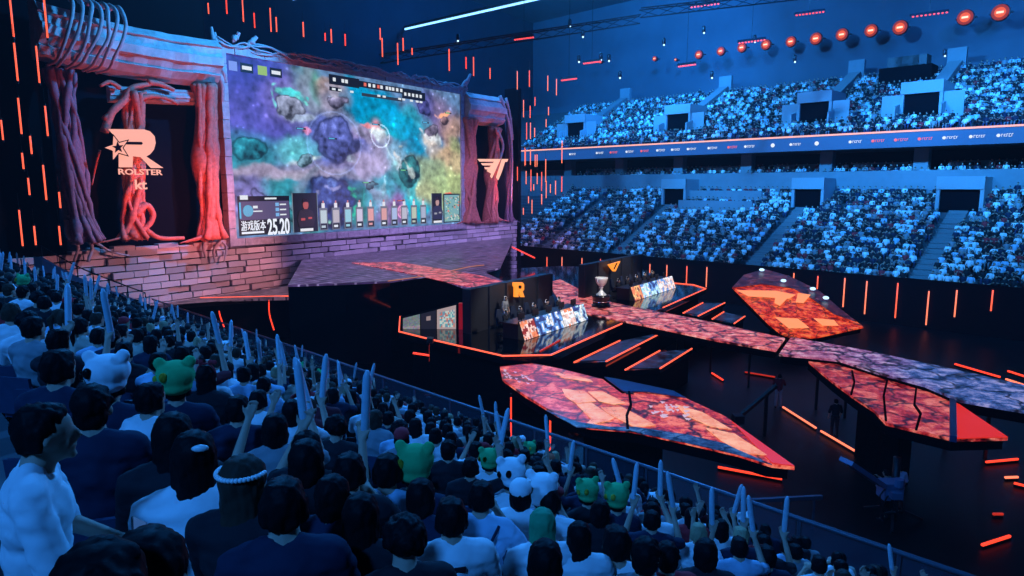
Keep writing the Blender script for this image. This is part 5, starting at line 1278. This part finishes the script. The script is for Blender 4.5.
# crew in the pit
for (u, v, z, sh, az, lb, ps) in ((778, 408, 0.0, 'dark red', .3, 'crew member in dark red shirt working the jib between runway and largest island', 'camera'),
        (884, 520, 0., 'grey', -.5, 'camera operator in grey shirt beside the camera crane', 'camera'), (897, 514, 0, 'pale blue', -.2, 'crew member in pale blue shirt behind the camera crane', 'stand'),
        (494, 393, 0.4, 'white', .4, 'crew member in white shirt at the left tip of the largest island', 'camera'), (502, 402, 0.3, 'grey', .2, 'crew member in grey shirt crouched close to the largest island left tip', 'stand'), (834, 437, 0, 'black', 0, 'crew member in black standing beside the long orange floor strip', 'stand')):
    p = atz(u, v, z if z == 0 else 0)
    person(PM(Vector((p.x, p.y, 0)), az, 1.0), ps, 'short', 'black', sh, lb)
# ---------------- near stand spectators
def row_of(p): return max(0, min(NR-1, round((p-.40)/PITCH)))
def on_heads(u, v):
    d = ray(u, v); t = -.75/(d.z+.47*d.dot(n45)); P = CAM+d*t
    return P.dot(n45), P.dot(u45)
TAKEN = []; PEOPLE = []
def add_sp(p, s, **k):
    r = row_of(p); pk = prow(r); pp = pk+max(-.34, min(.34, p-pk)); k['sc'] = max(.88, min(1.12, (10.25-.47*p-zrow(r))/1.2))
    PEOPLE.append(dict(p=pp, s=s, row=r, az=k.get('az', random.uniform(-.35, .35)), **{a: b for a, b in k.items() if a != 'az'})); TAKEN.append((r, s))
H = [ # u, v (head centre), hair, hair colour, shirt, pose, accessory, description
 (22,437,'short','black','white','phonelow',None,'looking down at a phone'),(84,404,'messy','black','navy','lap',None,''),(147,402,'short','black','white','lap',None,'with dark handwriting across the back'),
 (107,374,'short','black','navy','lap','bear',''),(172,440,'long','black','black','lap',None,''),(193,462,'long','black','white','lap','clip','with a pale hair clip'),(237,412,'short','black','navy','lap',None,''),
 (240,488,'long','brown','black','lap','pearls','with a pearl headband'),(283,512,'short','black','navy','lap',None,'whose right ear shows'),(143,584,'bob','black','black','lap',None,''),(92,606,'messy','black','black','lap',None,''),
 (348,478,'short','black','black','clap',None,''),(305,465,'bob','black','black','lap',None,''),(275,432,'bob','black','grey','cheer',None,''),(413,545,'curly','black','black','lap',None,'with big curly hair'),
 (452,522,'short','black','white','lap',None,'with a small dark tag between the shoulders'),(480,502,'short','black','pale blue','clap',None,'with a dark shoulder strap'),(448,452,'messy','black','black','lap',None,''),
 (543,528,'long','green','white','lap',None,'wearing a long bright green wig'),(545,566,'bob','black','black','lap',None,''),(585,540,'long','black','white','lap',None,''),(618,548,'short','black','white','lap',None,''),(645,560,'messy','black','grey','lap',None,''),(702,552,'bob','black','black','lap',None,''),(668,560,'messy','black','red','lap',None,''),
 (740,550,'short','black','pale blue','cheer',None,''),(765,556,'short','black','navy','lap',None,''),(788,546,'short','black','pale blue','lap',None,''),
 (414,462,'short','black','navy','lap','greenfrog',''),(403,440,'short','black','grey','lap','cap',''),(541,483,'short','black','pale blue','clap','bear',''),(512,468,'short','black','white','lap','bear',''),(494,452,'short','black','white','lap','greenfrog',''),
 (549,463,'short','black','navy','lap','browncap',''),(588,484,'short','black','black','lap','greenfrog',''),(617,490,'short','black','navy','lap','greenfrog',''),(176,376,'short','black','navy','lap','greenfrog',''),(205,378,'long','black','black','lap','bows','wearing a headband with two red bows'),
 (520,497,'bob','black','white','lap','whitecap',''),(55,370,'short','black','navy','lap',None,''),(30,330,'short','black','grey','lap',None,''),(150,345,'bob','black','navy','lap',None,''),(335,430,'curly','black','black','lap',None,''),(545,500,'short','black','white','lap',None,''),
 (420,500,'bob','black','navy','lap',None,''),(360,520,'long','black','black','lap',None,''),(600,515,'bob','black','black','lap',None,''),(330,500,'bob','black','navy','lap',None,''),(385,470,'short','black','pale blue','lap',None,''),(470,470,'short','black','black','one',None,'')]
for u, v, hr, hc, sh, po, ac, ds in H:
    p, s = on_heads(u, v+(14 if ac in ('bear', 'greenfrog') else 0)); kw = {}
    if (u, v) == (22, 437): kw['az'] = 1.05
    add_sp(p, s, hair=hr, hc=hc, shirt=sh, pose=po, acc=ac, desc=ds, **kw)
# sticks seen raised in the photo: (u0,v0) top, (u1,v1) bottom
STK = [(64,310,54,337),(72,312,64,336),(85,318,76,336),(229,375,223,402),(300,415,303,446),(365,411,372,456),(379,405,379,456),(446,440,432,472),(470,426,473,446),(579,463,583,482),(611,473,597,492),(638,487,642,507),(646,482,648,505),(652,493,650,517),(664,494,660,521),(710,500,712,517),(728,500,720,524),(741,507,749,546),(775,517,762,541),(206,402,196,428),(404,345,398,358),(412,352,408,366),(296,392,290,408),(335,372,331,390),(352,375,349,392),(254,352,250,366),(262,352,258,366),(318,362,320,378),(205,335,202,346),(212,336,209,347),(160,345,155,358)]
for (u0, v0, u1, v1) in STK:
    p, s = on_heads(u1+2, v1+6)
    d = 999
    for r, s2 in TAKEN:
        if r == row_of(p): d = min(d, abs(s-s2))
    if d > .38: add_sp(p, s, hair=random.choice(['short', 'bob', 'short', 'long']), hc='black', shirt=random.choice(['white', 'navy', 'black', 'pale blue']), pose='cheer', acc=None, desc='with both arms raised')
# fill the rows
HPX = [(h[0], h[1]) for h in H]
g = random.Random(21)
for r in range(0, NR):
    s = -10
    s_end = 37 if r > 9 else 37.5+(9-r)*.5
    while s < s_end:
        s += .55+g.random()*.07
        if any(rr == r and abs(s-s2) < .46 for rr, s2 in TAKEN): continue
        if g.random() < .06: continue
        rowv = SP(prow(r), s, zrow(r)+1.2)
        u, v, dep = proj(rowv) if (rowv-CAM).y > .3 else (-999, 0, 0)
        if Vector((prow(r), s, 0)).length < 7 and any(abs(u-hu) < 34 and abs(v-hv) < 60 for hu, hv in HPX) and dep > 0: continue
        if Vector((prow(r), s, 0)).length < 4.2: continue
        if prow(r) < 2.0 and Vector((prow(r), s, 0)).length < 2.0: continue
        rowv = SP(prow(r), s, zrow(r)+1.2)
        u, v, dep = proj(rowv) if (rowv-CAM).y > .3 else (-999, 0, 0)
        dark = u > 700 and r > 8
        PEOPLE.append(dict(p=prow(r)+g.uniform(-.08, .08), s=s, row=r, az=g.uniform(-.45, .4), hair=g.choice(['short']*5+['bob', 'long', 'messy', 'curly', 'pony', 'bun']), hc=g.choice(['black']*7+['brown', 'brown', 'blond']),
            shirt=g.choice(['white']*5+['pale blue']*2+['black']*4+['navy']*3+['grey', 'grey', 'beige', 'dark red', 'red']), pose=g.choice(['lap']*9+['clap', 'phone', 'clap', 'cheer', 'one']), acc=g.choice([None]*70+['bear', 'greenfrog', 'whitecap', 'cap']), desc='', fill=True))
vis = []
for P in PEOPLE:
    P['pos'] = SP(P['p'], P['s'], zrow(P['row'])+.0)
    hd = P['pos']+Vector((0, 0, 1.2)); rel = hd-CAM
    if rel.y < .4: P['vis'] = False; continue
    u, v, dep = proj(hd); rad = 160/dep
    P['u'], P['v'], P['d'] = u, v, rel.length
    P['vis'] = -rad < u < 1024+rad and -50 < v < 576+1.1*F/dep*.35+20
    if P['d'] < 7 and P.get('fill'): P['acc'] = None; P['pose'] = 'lap' if P['pose'] in ('cheer', 'one', 'phone') else P['pose']
    if P['vis']: vis.append(P)
vis.sort(key=lambda P: (P.get('fill', False), P['d']))
hero = [P for P in vis if not P.get('fill')]; fill = sorted([P for P in vis if P.get('fill')], key=lambda P: P['d'])
IND = hero+fill[:max(0, 300-len(hero))]
REST = fill[max(0, 300-len(hero)):]
print('PEOPLE', len(PEOPLE), 'vis', len(vis), 'ind', len(IND), 'rest', len(REST))
rows = {}
for P in IND: rows.setdefault(P['row'], []).append(P)
cardn = ['one','two','three','four','five','six','seven','eight','nine','ten','eleven','twelve','thirteen','fourteen']
hairt = {'short': 'short', 'bob': 'bobbed', 'long': 'long', 'messy': 'tousled', 'curly': 'curly', 'pony': 'ponytailed', 'bun': 'bunned'}
acct = {'bear': 'white plush hat', 'greenfrog': 'green plush hat', 'whitecap': 'white cap', 'cap': 'red cap', 'browncap': 'rust-coloured cap'}
def big(n): return ordn[n] if n < len(ordn) else f'{["","","twentieth","thirtieth","fortieth","fiftieth","sixtieth"][(n+1)//10]} and {ordn[(n+1) % 10-1]}' 
for r, L_ in rows.items():
    L_.sort(key=lambda P: P['s'])
    for i, P in enumerate(L_):
        hcx = {'black': 'black', 'brown': 'brown', 'blond': 'fair', 'green': 'green'}[P['hc']]
        who = f"person in {acct[P['acc']]} and {P['shirt']} top" if P['acc'] in acct else (f"person {P['desc']}" if P['desc'] and 'arms' not in P['desc'] else f"person with {hairt[P['hair']]} {hcx} hair in {P['shirt']} top")
        P['label'] = f"{who}, row {cardn[r]} from camera, {ordn[i] if i < len(ordn) else 'far along'} from right"
        P['label'] = ' '.join(P['label'].split()[:16])
seen = {}
M_seat = col_mat('dark blue seat shell', (.03, .05, .10), .6)
seat0 = thing('stadium_seat', 'x', 'seat', Matrix.Identity(4), 'folding seats of the near stand')
mb = MB(); mb.box((-.22, -.16, .40), (.22, .22, .44)); part('seat_pan', mb, M_seat, seat0, local=True)
mb = MB(); mb.prism([(-.22, -.19, .46), (.22, -.19, .46), (.22, -.22, .82), (-.22, -.22, .82)], (0, -.03, 0)); part('backrest', mb, M_seat, seat0, local=True)
mb = MB(); mb.box((-.2, -.1, 0), (-.16, .1, .4)); mb.box((.16, -.1, 0), (.2, .1, .4)); mb.box((-.2, -.03, .3), (.2, .03, .36)); part('support', mb, M_metal, seat0, local=True)
STICK_MB = MB(); prof = [(.012, 0), (.026, .03), (.030, .10), (.030, .42), (.026, .48), (.010, .52)]
STICK_MB.lathe((0, 0, 0), prof, 12); stick_me = STICK_MB.mesh('thunder_stick', mat('pale translucent plastic', (.42, .54, .62), .35, noise_amt=.2, nscale=14), True)
sticks = []
def stick(Mx, lb):
    o = bpy.data.objects.new('thunder_stick', stick_me); C.objects.link(o); o.matrix_world = Mx; tag(o, lb, 'thunder stick', 'inflated thunder sticks held in the near crowd'); return o
ns = 0; first_seat = True
for P in IND:
    M = PM(P['pos'], P['az'], P.get('sc', .97+.06*random.random()))
    near = P['d'] < 9
    o = person(M, P['pose'], P['hair'], P['hc'], P['shirt'], P['label'], 'spectators in the near stand', P['acc'], SHM['pale blue'] if P['pose'] == 'phonelow' else None, shoes=near)
    Ms = Matrix.Translation(SP(P['p'], P['s'], zrow(P['row']))) @ Matrix.Rotation(-P['az'], 4, 'Z')
    if P['d'] < 11:
        lb = 'dark blue folding seat under the ' + ' '.join(P['label'].split()[:11]) if False else f"dark blue seat in row {cardn[P['row']]} under the {P['label'].split(', ')[-1].replace(' from right','')} person from right"
        if first_seat: seat0.matrix_world = Ms; seat0['label'] = lb; first_seat = False
        else: dup(seat0, Ms, lb)
    if P['pose'] in ('cheer', 'one') and (not P.get('fill') or random.random() < .3):
        for sg, wr in ((1, POSES[P['pose']][1]), (-1, POSES[P['pose']][3])):
            if P['pose'] == 'one' and sg < 0: continue
            if P['pose'] == 'cheer' and random.random() < .35: continue
            wv = Vector(wr)+Vector((0, .05, .05)); tilt = Matrix.Rotation(random.uniform(-.25, .25), 4, 'Y') @ Matrix.Rotation(random.uniform(-.35, .1), 4, 'X')
            ln = ', '.join(P['label'].split(', ')[-2:]).replace(' from right', '')
            stick(M @ Matrix.Translation(wv) @ tilt @ Matrix.Translation((0, 0, -.08)), f"pale thunder stick in the {'right' if sg > 0 else 'left'} hand of person {ln} from right"); ns += 1
    if P.get('desc', '').startswith('looking down at a phone'):
        wv = Vector((.02, .37, .74)); Mp = M @ Matrix.Translation(wv) @ Matrix.Rotation(-.7, 4, 'X'); t = thing('phone', 'dark phone with lit edge in the hands of the man in white at left', 'phone', Mp)
        mb = MB(); mb.box((-.068, -.034, -.005), (.068, .034, .004)); part('case', mb, M_metal, t, local=True)
        mb = MB(); mb.box((-.062, -.03, .004), (.062, .03, .0055)); part('display', mb, glow('phone screen', (.04, .12, .35), .6), t, local=True)
    if P.get('desc', '').startswith('with dark handwriting'):
        pts = [Vector((-.12+.24*k/40, -.142-.0*k, .93+.022*math.sin(k*1.9)*(1 if k % 3 else .4))) for k in range(41)]
        mb = MB(); mb.tube(pts, .004, 5); mb.tube([Vector((-.13, -.142, .895)), Vector((.13, -.142, .91))], .003, 5); oo = bpy.data.objects.new('shirt_writing', mb.mesh('shirt_writing', SHM['navy'])); C.objects.link(oo); oo.parent = o
    if P.get('desc', '').startswith('with a small dark tag'):
        mb = MB(); mb.box((-.06, -.118, .955), (.06, -.105, .985)); oo = bpy.data.objects.new('back_tag', mb.mesh('back_tag', SHM['black'])); C.objects.link(oo); oo.parent = o
    if P.get('desc', '').startswith('with a dark shoulder strap'):
        mb = MB(); mb.tube([Vector((.14, -.04, 1.05)), Vector((.10, -.12, .98)), Vector((0, -.145, .85)), Vector((-.10, -.14, .70))], .012, 6); oo = bpy.data.objects.new('bag_strap', mb.mesh('bag_strap', SHM['navy'])); C.objects.link(oo); oo.parent = o
# ---------------- distant near-stand crowd and far stands: uncountable
def simple_person(pose, detail=1):
    """arrays: verts, quads/tris with colour class 0 skin 1 hair 2 shirt 3 trousers"""
    m = MB(); V = Vector; n = 8 if detail else 6; k = 6 if detail else 4
    m.ell((0, .03, 1.20), (.08, .095, .11), n, k, 0); m.ell((0, 0, 1.25), (.092, .10, .09), n, k, 1)
    m.tube([(0, 0, .48), (0, 0, .62), (0, 0, .85), (0, 0, .98), (0, .01, 1.06)], [.15, .16, .18, .17, .06], n, 2)
    m.tube([(-.2, 0, .99), (.2, 0, .99)], .07, 5, 2)
    re, rw, le, lw = POSES[pose][:4]
    for s_, e_, w_ in ((SH, re, rw), (mirror(SH), le, lw)): m.tube([s_, e_], [.055, .05], 5, 2); m.tube([e_, w_], [.04, .03], 5, 0); m.ell(w_, (.04, .04, .05), 5, 4, 0)
    for sg in (-1, 1): m.tube([(sg*.09, 0, .52), (sg*.12, .42, .53), (sg*.12, .40, .06)], [.09, .065, .05], 5, 3)
    v = np.array([tuple(p) for p in m.v]); faces = m.f; cl = m.c
    tri = []; tc_ = []
    for f, c in zip(faces, cl):
        for i in range(1, len(f)-1): tri.append((f[0], f[i], f[i+1])); tc_.append(c)
    return v, np.array(tri), np.array(tc_)
def crowd(name, plist, variants, label, cat='crowd'):
    """plist: (x,y,z,az,variant,colours[4])"""
    vs = []; fs = []; cs = []; o = 0
    for x, y, z, az, va, cols in plist:
        v, t, c = variants[va]; ca, sa = math.cos(az), math.sin(az)
        X = v[:, 0]*ca+v[:, 1]*sa; Y = -v[:, 0]*sa+v[:, 1]*ca
        vs.append(np.stack([X+x, Y+y, v[:, 2]+z], 1)); fs.append(t+o); o += len(v); cs.append(np.array(cols)[c])
    V_ = np.concatenate(vs); F_ = np.concatenate(fs); C_ = np.concatenate(cs)
    me = bpy.data.meshes.new(name); me.vertices.add(len(V_)); me.vertices.foreach_set('co', V_.ravel())
    me.loops.add(len(F_)*3); me.loops.foreach_set('vertex_index', F_.ravel().astype(np.int32)); me.polygons.add(len(F_))
    me.polygons.foreach_set('loop_start', np.arange(0, len(F_)*3, 3, dtype=np.int32)); 
    me.polygons.foreach_set('use_smooth', np.ones(len(F_), dtype=bool))
    me.update(calc_edges=True)
    at = me.color_attributes.new('Col', 'FLOAT_COLOR', 'CORNER'); cc = np.ones((len(F_), 3, 4)); cc[:, :, :3] = C_[:, None, :]; at.data.foreach_set('color', cc.ravel())
    me.materials.append(attr_mat('crowd clothes and skin', .8)); ob = bpy.data.objects.new(name, me); C.objects.link(ob)
    return tag(ob, label, cat, None, 'stuff')
VARS = [simple_person(p, 1) for p in ('lap', 'clap', 'cheer', 'one')]; VFAR = [simple_person(p, 0) for p in ('lap', 'clap', 'phone', 'one')]
SK = (.48, .30, .22); HAIRS = [(.006, .0055, .007)]*6+[(.05, .03, .02)]; SHC = [(.8, .8, .82)]*5+[(.45, .6, .75)]*2+[(.015, .015, .02)]*7+[(.014, .022, .05)]*3+[(.25, .26, .28)]*2+[(.4, .03, .04)]; TRC = [(.015, .015, .02), (.03, .05, .12), (.2, .2, .22)]
g = random.Random(5)
def cols(): return [SK, g.choice(HAIRS), g.choice(SHC), g.choice(TRC)]
pl_ = [(P['pos'].x, P['pos'].y, P['pos'].z, P['az'], 3 if P['pose'] == 'one' else (2 if P['pose'] == 'cheer' else 0), cols()) for P in REST]
if pl_: crowd('distant_spectators', pl_, VARS, 'the countless small seated spectators further along the near stand at left')
m = MB()
for P in REST:
    if g.random() < .09:
        p = P['pos']+Vector((g.uniform(-.2, .2), g.uniform(0, .3), 1.15)); d = Vector((g.uniform(-.25, .25), g.uniform(-.1, .2), 1)).normalized()*.55
        m.tube([p, p+d*.1, p+d*.9, p+d], [.012, .033, .033, .01], 6)
if m.v: solo('distant_thunder_sticks', m, stick_me.materials[0], 'many tiny pale thunder sticks raised in the distant crowd at left', 'thunder stick', kind='stuff')
pl_ = []
def skip_low(s, q):
    for a in low_aisles:
        if abs(s-a) < .95 and q < LQ+13.2: return True
    for a, qq, z, wd_ in vs_low:
        if abs(s-a) < wd_/2+.3 and q > 70.4: return True
    if PLAT[0] < s < PLAT[1] and (69.6 < q < 70.6 or 71.9 < q < 72.9): return True
    return False
for k in range(LN):
    q = LQ+k*ROW+.3; s = -10
    while s < 62:
        s += .50+g.random()*.05
        if skip_low(s, q) or g.random() < .05: continue
        p = SP(q+g.uniform(-.12, .12), s, LZ+k*RISE+g.choice([0, 0, .03, -.05, .05, .35 if g.random() < .2 else 0])); pl_.append((p.x, p.y, p.z, 3*math.pi/2-math.pi/4+g.uniform(.0, .5)-.3+0, g.choice([0, 0, 0, 1, 2]), cols()))
crowd('lower_stand_spectators', pl_, VFAR, 'the packed blue-lit spectators of the lower far stand')
pl_ = []
for k in range(3):
    q = 75.35+k*.9; s = -10
    while s < 62:
        s += .52+g.random()*.1
        if g.random() < .25: continue
        p = SP(q, s, 11.7-.1+k*.35); pl_.append((p.x, p.y, p.z, 3*math.pi/2-math.pi/4, 0, cols()))
crowd('suite_spectators', pl_, VFAR, 'the rows of spectators in the suites under the ribbon screen')
pl_ = []
def skip_up(s, q):
    for a, qq, z, wd_ in vs_up:
        if qq-.9 < q < qq+3.6 and abs(s-a) < wd_/2+(1.9 if q < qq+1 else .4): return True
        if q >= qq+3.2 and abs(s-a) < .8: return True
    return False
for k in range(1, UN-1):
    q = UQ+k*ROW+.3; s = -10
    while s < 72:
        s += .50+g.random()*.05
        if skip_up(s, q) or g.random() < .05: continue
        p = SP(q+g.uniform(-.12, .12), s, UZ+k*.40+g.choice([0, 0, .03, -.05, .05, .35 if g.random() < .2 else 0])); pl_.append((p.x, p.y, p.z, 3*math.pi/2-math.pi/4+g.uniform(-.3, .3), g.choice([0, 0, 0, 1, 2]), cols()))
crowd('upper_stand_spectators', pl_, VFAR, 'the packed blue-lit spectators of the upper far stand')
cam = bpy.data.cameras.new('camera'); cam.lens = 24; cam.sensor_width = 36; cam.clip_end = 400
co = bpy.data.objects.new('camera', cam); C.objects.link(co); co.location = CAM; co.rotation_euler = (math.pi/2-TH, 0, 0)
sc = bpy.context.scene; sc.camera = co
sc.view_settings.view_transform = 'Standard'; sc.view_settings.look = 'None'; sc.view_settings.gamma = 1; sc.view_settings.exposure = 0
sc.view_settings.use_curve_mapping = False
wd = bpy.data.worlds.new('world'); sc.world = wd; wd.use_nodes = True
wd.node_tree.nodes['Background'].inputs[0].default_value = (.02, .06, .3, 1); wd.node_tree.nodes['Background'].inputs[1].default_value = .02
def spot(name, p, tgt, e, col, ang, size=.5, blend=.5):
    l = bpy.data.lights.new(name, 'SPOT'); l.energy = e; l.color = col; l.spot_size = math.radians(ang); l.spot_blend = blend; l.shadow_soft_size = size
    o = bpy.data.objects.new(name, l); C.objects.link(o); o.location = p
    o.rotation_euler = (Vector(tgt)-Vector(p)).to_track_quat('-Z', 'Y').to_euler(); return o
def area(name, p, tgt, e, col, sx, sy):
    l = bpy.data.lights.new(name, 'AREA'); l.shape = 'RECTANGLE'; l.energy = e; l.color = col; l.size = sx; l.size_y = sy
    o = bpy.data.objects.new(name, l); C.objects.link(o); o.location = p
    o.rotation_euler = (Vector(tgt)-Vector(p)).to_track_quat('-Z', 'Y').to_euler(); return o
BL = (.03,.3,1)
# far stand wash (three spots hung over the pit)
for s, e in ((5, 1), (32, 1), (60, .35)):
    spot('stand_wash', SP(30, s, 34), SP(72, s, 10), 90000*e, (.03, .32, 1), 62, 1)
    spot('stand_wash_upper', SP(34, s, 33), SP(84, s, 19), 105000*e, (.03, .32, 1), 50, 1)
# near stand wash
spot('near_wash', SP(30, 14, 30), SP(4, 12, 7), 38000, (.03,.28,1), 75, 1)
spot('near_wash_back', SP(14, 34, 26), SP(4, 10, 7), 22000, (.03,.3,1), 70, 1)
# scenery lights
spot('beam_blue', WP(4, 27, 14), WP(-4, 19, 1), 30000, (.04, .38, 1), 70)
spot('beam_red', WP(-4, 8, 9), WP(-3, 14, 0), 3500, (1, .10, .06), 95)
spot('portal_red_right', WP(s_r-3, 8, 8), WP(s_r-4, 14, 0), 2600, (1, .12, .06), 70)
spot('portal_blue_right', WP(s_r-6, 26, 10), WP(s_r-4, 19, 0), 4000, (.1, .3, 1), 60)
spot('brick_pink', WP(2, 10, 12), WP(-4, 5, 0), 5200, (1, .38, .42), 80)
spot('brick_purple', WP(18, 12, 14), WP(20, 5, 0), 9000, (.5, .35, 1), 110)
spot('brick_purple_far', WP(36, 12, 10), WP(36, 5, 0), 2500, (.7, .4, 1), 90)
# ceiling glow
spot('ceiling_glow', (14, 62, 30), (12, 84, 40), 30000, (.03, .28, 1), 120, 2)

spot('roof_glow_blue', (16, 78, 37), (6, 108, 34), 60000, (.015, .26, 1), 140, 2)
spot('roof_wash', (40, 40, 36), (20, 110, 38), 40000, (.01, .2, 1), 120, 2)
for (M_, L_) in ((MD1, L1), (MD2, L2)):
    p_ = M_ @ Vector((L_/2, -3.5, 7)); q_ = M_ @ Vector((L_/2, 1.3, 1)); spot('desk_fill', p_, q_ , 2600, (1, .92, .85), 55, .4)  # spots added to brighten the players at both desks
spot('trophy_fill', tt+Vector((2, -5, 7)), tt+Vector((0, 0, .5)), 3000, (1, .95, .9), 14, .2)  # extra spot added to brighten the cup

spot('rear_wash', SP(-13, -3, 24), SP(3, 6, 8), 13000, (.03, .27, 1), 80, 1)
spot('rear_wash_left', SP(-13, 22, 26), SP(5, 20, 8), 12000, (.03, .27, 1), 80, 1)

l = bpy.data.lights.new('roof_flood', 'POINT'); l.energy = 26000; l.color = (.015, .32, 1); l.shadow_soft_size = 1
o = bpy.data.objects.new('roof_flood', l); C.objects.link(o); o.location = (5, 88, 37.5)

vsn = wd.node_tree.nodes.new('ShaderNodeVolumeScatter'); vsn.inputs['Density'].default_value = .0005; vsn.inputs['Anisotropy'].default_value = .3
wd.node_tree.links.new(vsn.outputs[0], wd.node_tree.nodes['World Output'].inputs['Volume'])
